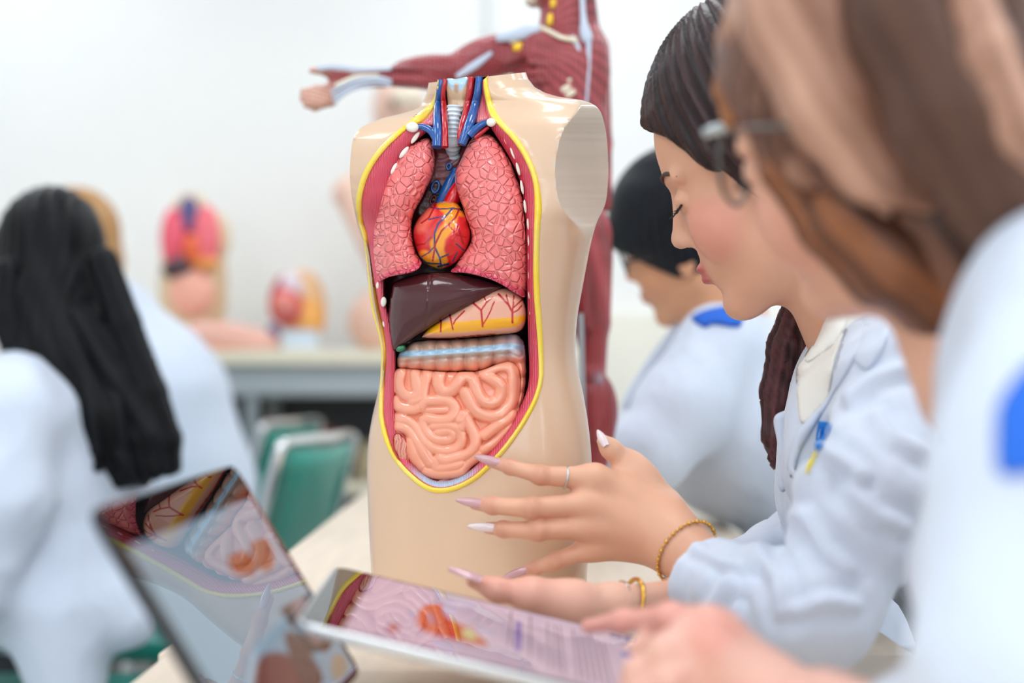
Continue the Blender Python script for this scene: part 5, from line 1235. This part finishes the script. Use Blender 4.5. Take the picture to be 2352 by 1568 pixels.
# woman with long black hair at the left
YLW = 2.3
wl = empty('person', (-.8, YLW, 0), 'person seen from behind with long wavy black hair and white coat, sitting on the left', 'person')
hl = Head(P(118, 618, YLW), fr((-.45, .88, -.2), 0, (-.1, .2, .98)), SKIN)
nl = P(140, 800, YLW)
core = Blob(k=.03); core.cap(nl, P(110, 960, YLW), .05, .07, SKIN['base']); core.cap(P(110, 960, YLW), (-.8, YLW, .62), .07, .08, SKIN['base'])
join_blobs('body', [(hl.blob(neck_to=nl), .004, 1), (core, .012, 0)], m_skin, wl)
Hl = hl.hair(cut=((9.8, 0, -3.2), (8.2, 9.2, 9.0)), grow=1.2, back=((-3, 0, -5), (7.0, 8.2, 9)))
BK1, BK2 = lin((6, 6, 8)), lin((26, 28, 32))
Hl.cap(P(118, 700, YLW - .02), P(160, 820, YLW - .05), .092, .085, None, .04); Hl.cap(P(160, 820, YLW - .05), P(245, 960, YLW - .07), .085, .07, None, .04); Hl.cap(P(245, 960, YLW - .07), P(300, 1050, YLW - .07), .07, .05, None, .04)
v, q, _ = Hl.solve(.005); v = relax(v, q, 1); N = vnormals(v, q); st = np.sin((v[:, 0] - .34 * (.94 - v[:, 2]) * (v[:, 2] < 1.0)) * 330 + 3 * np.sin(v[:, 2] * 26)); st2 = np.sin((v[:, 0] - .34 * (.94 - v[:, 2])) * 150 + 2 * np.sin(v[:, 2] * 17 + 1))
v = v + N * (.0014 * st + .003 * st2 * np.clip((1.02 - v[:, 2]) / .1, 0, 1))[:, None]; w_ = np.clip(.4 + .3 * st + .3 * st2, 0, 1)[:, None]
mesh('hair', v, q, m_black, wl, cols=np.array(BK1[:3]) * (1 - w_) + np.array(BK2[:3]) * w_)
YA = YLW - .1
locks('hair_lock', [([P(236, 600, YA), P(285, 740, YA), P(345, 900, YA), P(388, 1010, YA), P(392, 1070, YA), P(356, 1098, YA)], [.022, .024, .024, .020, .014, .005]),
 ([P(190, 740, YA), P(270, 880, YA), P(340, 1000, YA), P(352, 1070, YA), P(318, 1102, YA)], [.03, .034, .03, .02, .006]), ([P(150, 800, YA), P(225, 940, YA), P(290, 1050, YA), P(275, 1112, YA)], [.03, .034, .026, .008]),
 ([P(60, 780, YA), P(120, 880, YA), P(190, 980, YA), P(250, 1060, YA), P(262, 1108, YA)], [.024, .026, .022, .018, .006]), ([P(110, 900, YA - .03), P(160, 970, YA - .03), P(225, 1040, YA - .03), P(228, 1075, YA - .03), P(180, 1090, YA - .03)], [.008, .010, .009, .006, .002]),
 ([P(20, 620, YA), P(10, 720, YA), P(40, 800, YA), P(90, 860, YA)], [.02, .024, .022, .01])], .005, m_black, wl, BK1, BK2, 9, amp=.002, nst=6)
cl = Blob(k=.05)
cl.cap(P(20, 950, YLW - .14), P(130, 950, YLW + .18), .085, .07, None, .06); cl.ell(P(100, 1120, YLW), (.16, .2, .24), None, None, .06); cl.cap(P(80, 1200, YLW), (-.76, YLW, .70), .16, .17, None, .06)
cl.chain([P(0, 950, YLW - .19), P(-10, 1150, YLW - .22), P(-60, 1350, YLW - .24)], [.075, .066, .06], None, .03)
cl.cap(P(170, 1300, YLW - .12), P(290, 1420, YLW - .13), .07, .04); cl.cap(P(120, 1420, YLW - .15), P(150, 1560, YLW - .16), .08, .06); cl.ell((-.78, YLW, .6), (.18, .2, .085))
cl.build('coat', m_coat, wl, vox=.007, disp=folds(.0115, 71, 20, 48))
tube('collar_trim', [P(-30, 905, YLW - .24), P(10, 856, YLW - .21), P(48, 826, YLW - .15)], .010, mk('navy_cloth', (20, 44, 96), rough=.8), wl, n=16)
lower(wl, (-.8, YLW), -.3, .515)
# person behind her, light brown hair, bent back
YB2 = 3.22
wb = empty('person', (-.8, YB2, 0), 'person with light brown hair and hunched white coat back, behind the black-haired woman', 'person')
hq = Head(P(178, 568, YB2), fr((-.9, .35, -.3), 0, (-.3, 0, .95)), SKIN); n2 = P(240, 690, YB2)
core = Blob(k=.03); core.cap(n2, P(290, 850, YB2), .052, .08, SKIN['base']); core.cap(P(290, 850, YB2), (-.79, YB2, .63), .08, .09, SKIN['base'])
join_blobs('body', [(hq.blob(neck_to=n2), .005, 1), (core, .014, 0)], m_skin, wb)
Hq2 = hq.hair(cut=((9.4, 0, -3.6), (8.8, 9.8, 9.2)), grow=1.5, back=((-4, 0, -4), (5.5, 7.0, 7))); v, q, _ = Hq2.solve(.005)
mesh('hair', v, q, m_hairp('blond_hair', (200, 200, 60)), wb, cols=strand_paint(hq, v, lin((150, 104, 60)), lin((206, 160, 106)), 7))
cw = Blob(k=.05); cw.cap(P(255, 740, YB2), P(330, 930, YB2), .10, .177, None, .06); cw.cap(P(330, 930, YB2), P(345, 1120, YB2), .182, .227, None, .06); cw.cap(P(335, 1150, YB2), (-.79, YB2, .7), .21, .18, None, .06); cw.ell((-.8, YB2, .6), (.2, .2, .085))
cw.build('coat', m_coat, wb, vox=.009, disp=folds(.007, 81, 18, 44)); lower(wb, (-.82, YB2), -.3, .515)
# teal chairs with chrome tube frames
m_teal = mk('teal_vinyl', (4, 138, 124), rough=.35, coat=.3); m_chrome = mk('chrome', (224, 226, 228), rough=.16, metal=1.0)
def chair(label):
    r = empty('chair', (0, 0, 0), label, 'chair', 'teal chairs with chrome frames')
    V, Fc = box_geo((0, 0, .445), (.40, .40, .045), .018); mesh('seat', V, Fc, m_teal, r, sharp=50, local=True)
    ys, zs = np.linspace(-.178, .178, 13), np.linspace(.52, .808, 9); V, Fc = [], []
    for sd, th in ((1, .012), (-1, -.012)):
        for z in zs:
            for y in ys:
                t = (z - .45) / .37; e = min(1, min(.178 - abs(y), z - .52 + .004, .812 - z) / .02 + .25)
                V.append((-.205 - .105 * t - .03 * (1 - (y / .19) ** 2) + th * e + (.012 if sd > 0 else 0), y, z))
    k = 13 * 9
    for o in (0, 1):
        for i in range(8):
            for j in range(12):
                a = o * k + i * 13 + j; f = [a, a + 1, a + 14, a + 13]; Fc.append(f if o == 0 else f[::-1])
    for i in range(8):
        for j in (0, 12): a = i * 13 + j; Fc.append([a, a + 13, a + 13 + k, a + k])
    for i in (0, 8):
        for j in range(12): a = i * 13 + j; Fc.append([a, a + 1, a + 1 + k, a + k])
    mesh('backrest', V, Fc, m_teal, r, local=True)
    up = [(-.195, -.2, .42), (-.205, -.2, .45), (-.300, -.2, .785), (-.307, -.187, .812), (-.309, -.165, .822), (-.33, 0, .824), (-.309, .165, .822), (-.307, .187, .812), (-.300, .2, .785), (-.205, .2, .45), (-.195, .2, .42)]
    V, Fc = tube_geo(catmull(np.array(up), 60, False), .0105, 12); mesh('back_frame', V, Fc, m_chrome, r, local=True)
    for sx in (-1, 1):
        for sy in (-1, 1):
            V, Fc = tube_geo(catmull(np.array([(sx * .185, sy * .19, .42), (sx * .2, sy * .2, .2), (sx * .215, sy * .205, .002)]), 10, False), .011, 10); mesh('leg', V, Fc, m_chrome, r, local=True)
    return r
c0 = chair('teal chair with chrome frame, nearest empty one beside the table')
SPOTS = [((-.665, 2.76), math.pi, None), ((-.86, 3.69), math.pi, 'teal chair with chrome frame, the one further back near the shelf')]
for i, ((x, y), a, lb) in enumerate(SPOTS):
    o = c0 if i == 0 else copy_tree(c0)
    o.location = (x, y, 0); o.rotation_euler = (0, 0, a - .22)
    if lb: o['label'] = lb
# teal stools under the two seated people on the left
for i, (x, y, lb) in enumerate(((-.74, YLW, 'teal padded stool under the person with long black hair'), (-.8, YB2, 'teal padded stool under the person with light brown hair'))):
    r = empty('stool', (x, y, 0), lb, 'stool', 'teal stools')
    V, Fc = box_geo((x, y, .395), (.44, .42, .05), .02); mesh('seat', V, Fc, m_teal, r, sharp=50)
    for sx in (-1, 1):
        for sy in (-1, 1):
            V, Fc = tube_geo([(x + sx * .17, y + sy * .17, .375), (x + sx * .19, y + sy * .18, .002)], .011, 10); mesh('leg', V, Fc, m_chrome, r)
# shelf unit by the back wall with models on it
YS_ = 3.95
def bx(name, x0, x1, y0, y1, Y, dep, mat, parent, bev=.004):
    a, b = P(x0, y1, Y), P(x1, y0, Y); return box(name, (a[0], Y, a[2]), (b[0], Y + dep, b[2]), mat, parent, bev=bev)
shf = empty('storage_shelf', (P(700, 0, YS_)[0], YS_ + .2, 0), 'grey metal shelf with cream top along the back wall, models standing on it', 'shelf')
m_cream2 = mk('cream_board', (238, 228, 204), rough=.5); m_steel = mk('grey_steel', (150, 158, 162), rough=.45); m_dark = mk('dark_panel', (58, 60, 66), rough=.6)
bx('top_board', -120, 1330, 803, 838, YS_, .45, m_cream2, shf); bx('beam', -100, 1310, 840, 868, YS_ + .01, .03, m_steel, shf); bx('beam', -100, 1310, 868, 908, YS_ + .004, .03, mk('grey_steel_light', (172, 180, 184), rough=.45), shf)
bx('lower_board', -100, 1310, 1112, 1136, YS_ + .01, .42, m_cream2, shf); bx('back_panel', -100, 1310, 910, 1110, YS_ + .41, .012, m_dark, shf)
bx('front_panel', -100, 1310, 1136, 1330, YS_ + .02, .02, m_dark, shf)
for xp in (-95, 560, 1290):
    a = P(xp, 0, YS_)[0]; box('post', (a, YS_ + .012, 0), (a + .035, YS_ + .04, P(0, 905, YS_)[2]), m_steel, shf); box('post', (a, YS_ + .38, 0), (a + .035, YS_ + .408, P(0, 905, YS_)[2]), m_steel, shf)
ZT = P(0, 803, YS_)[2]; ZL = P(0, 1112, YS_)[2]
def blobthing(name, label, cat, Y, parts, group=None, base=None):
    xs = [(p[1][0] if not isinstance(p[1][0], tuple) else p[1][0][0]) for p in parts]; x_ = sum(xs) / len(xs); z0 = base
    r = empty(name, (P(x_, 0, Y)[0], Y, z0), label, cat, group); s = Y / F
    for nm, c, rad, col, *rest in parts:
        Bq = Blob(k=.012); dy = rest[0] if rest else 0; ang = rest[1] if len(rest) > 1 else 0; ca, sa = math.cos(ang), math.sin(ang)
        R = np.array([[ca, 0, sa], [0, 1, 0], [-sa, 0, ca]]); dpt = rad[2] * s if len(rad) > 2 else min(rad[:2]) * s
        cs = c if isinstance(c[0], (tuple, list)) else [c]
        for (cx_, cy_) in cs: Bq.ell(P(cx_, cy_, Y + dy), (rad[0] * s, dpt, rad[1] * s), R)
        Bq.half((0, 0, z0 + .001), (0, 0, -1), .002)
        Bq.build(nm, mk('model_' + '_'.join(str(v) for v in col), col, rough=.35, coat=.3), r, vox=max(.005, min(rad[:2]) * s / 7))
    return r
YT = 4.15
blobthing('anatomy_torso', 'small-looking torso model with pink lungs far back on the shelf', 'anatomical model', YT, [
    ('shell', (444, 660), (80, 185, 55), (226, 200, 160)), ('neck', (438, 475), (40, 34, 30), (226, 202, 164)), ('shoulder', (496, 545), (34, 60, 40), (232, 208, 170)),
    ('vessels', (434, 492), (24, 44, 12), (84, 74, 130), -.075), ('lung', (399, 548), (30, 72, 20), (240, 86, 108), -.075), ('lung', (474, 545), (32, 74, 20), (244, 110, 122), -.075), ('heart', (441, 572), (20, 36, 16), (238, 104, 50), -.09),
    ('liver', (410, 612), (40, 24, 16), (72, 44, 54), -.085, -.35), ('stomach', (472, 604), (32, 17, 14), (238, 150, 70), -.085), ('intestine', (440, 672), (54, 56, 20), (250, 178, 156), -.075)], base=ZT)
blobthing('pelvis_model', 'orange and red cut-open pregnancy model on the back shelf', 'anatomical model', YT - .05, [
    ('back_half', (695, 705), (56, 88, 44), (240, 192, 140), .03), ('fat_layer', (700, 735), (48, 55, 40), (246, 176, 82), -.0), ('womb_wall', (640, 668), (17, 44, 16), (178, 44, 62), -.03, .4), ('womb', (657, 705), (40, 44, 26), (214, 84, 84), -.05), ('fetus', (655, 700), (26, 28, 22), (226, 130, 118), -.08), ('cut_face', (668, 660), (30, 36, 20), (226, 214, 222), -.03), ('bone', (628, 765), (16, 22, 16), (110, 90, 150), -.04)], base=ZT)
blobthing('arm_model', 'pink practice arm lying on the back shelf in front of the torso', 'training model', YT - .13, [('forearm', [(490, 772), (530, 778), (570, 786)], (75, 36, 26), (236, 182, 164), 0, .12), ('pad', (530, 796), (95, 14, 26), (230, 160, 130))], base=ZT)
bq = empty('storage_box', (P(690, 0, 3.99)[0], 4.0, ZT), 'small pale blue white box in front of the pregnancy model', 'box'); a, b = P(655, 803, 3.98), P(728, 764, 3.98)
box('carton', (a[0], 3.965, ZT + .0005), (b[0], 4.03, b[2]), mk('box_pale', (222, 234, 242), rough=.6), bq, bev=.003); box('lid', (a[0] - .002, 3.963, b[2]), (b[0] + .002, 4.032, b[2] + .008), mk('box_lid', (206, 222, 236), rough=.6), bq, bev=.002)
# flesh coloured nursing manikin behind the torso
YM = 3.98 + .15
mn = empty('nursing_manikin', (P(915, 0, YM)[0], YM, ZT), 'flesh coloured nursing manikin on the shelf, mostly hidden behind the torso', 'training model')
Bm = Blob(k=.03); FL = lin((232, 192, 172)); s = YM / F
Bm.ell(P(918, 250, YM), (62 * s, 70 * s, 80 * s), None, FL); Bm.cap(P(920, 310, YM), P(925, 380, YM), .05, .06, FL); Bm.ell(P(940, 520, YM), (120 * s, .1, 150 * s), None, FL, .04); Bm.ell(P(915, 740, YM), (115 * s, .12, 90 * s), None, FL, .04)
Bm.chain([P(850, 410, YM), P(800, 445, YM - .06), P(850, 560, YM - .1)], [.05, .042, .034], FL, .02); Bm.chain([P(1020, 410, YM), P(1060, 560, YM - .06), P(960, 620, YM - .1)], [.05, .042, .034], FL, .02)
Bm.half((0, 0, ZT + .001), (0, 0, -1), .002); Bm.build('body', mk('manikin_skin', 'attr', rough=.45), mn, vox=.009)
Bw = Blob(k=.01); Bw.ell(P(935, 222, YM - .075), (.05, .03, .035)); Bw.build('face_mask', mk('manikin_face', (240, 226, 204), rough=.4), mn, vox=.006)
Bw = Blob(k=.01); Bw.ell(P(905, 240, YM - .085), (.014, .012, .02)); Bw.build('eye_patch', mk('manikin_dark', (120, 84, 70), rough=.5), mn, vox=.004)
# models on the lower board
for lb, px, py, rx, ry, col in (('brown rounded model on the dark lower shelf, leftmost beside the white coat', 606, 1040, 32, 70, (176, 118, 92)), ('reddish model on the lower shelf behind the front chair', 750, 1045, 34, 66, (158, 92, 88)), ('dark brown model on the lower shelf between the two chairs', 680, 1050, 24, 60, (110, 78, 66)), ('pale beige model at the end of the lower shelf by the torso', 842, 1060, 26, 50, (196, 182, 150))):
    blobthing('organ_model', lb, 'anatomical model', YS_ + .2, [('stand', (px, 1106), (rx * .8, 8, rx * .7), (90, 84, 80)), ('organ', (px, py), (rx, ry, rx), col, 0), ('lobe', (px + rx * .4, py - ry * .3), (rx * .6, ry * .4, rx * .6), tuple(min(255, c + 22) for c in col), -.03)], 'models on the lower shelf', ZL)
# ------------------------------------------------------------------ camera, world
cd = bpy.data.cameras.new('camera'); cam = bpy.data.objects.new('camera', cd); COL.objects.link(cam)
cam.location = (0, 0, ZC); cam.rotation_euler = (math.pi / 2, 0, 0)
cd.sensor_width = 36.0; cd.lens = F / 2352 * 36.0
cd.shift_y = (CY - 784.0) / 2352.0
cd.clip_start = .05
cd.dof.use_dof = True; cd.dof.focus_distance = 1.262; cd.dof.aperture_fstop = FSTOP; cd.dof.aperture_blades = 9
bpy.context.scene.camera = cam
w = bpy.data.worlds.new('world'); bpy.context.scene.world = w; w.use_nodes = True
w.node_tree.nodes['Background'].inputs[0].default_value = (.82, .91, 1.0, 1); w.node_tree.nodes['Background'].inputs[1].default_value = WORLD
sc = bpy.context.scene
sc.cycles.diffuse_bounces = 4; sc.cycles.glossy_bounces = 3; sc.cycles.max_bounces = 6; sc.cycles.caustics_reflective = False; sc.cycles.caustics_refractive = False
sc.view_settings.view_transform = 'Standard'; sc.view_settings.look = 'None'; sc.view_settings.gamma = 1; sc.view_settings.use_curve_mapping = False
sc.view_settings.exposure = EXPO
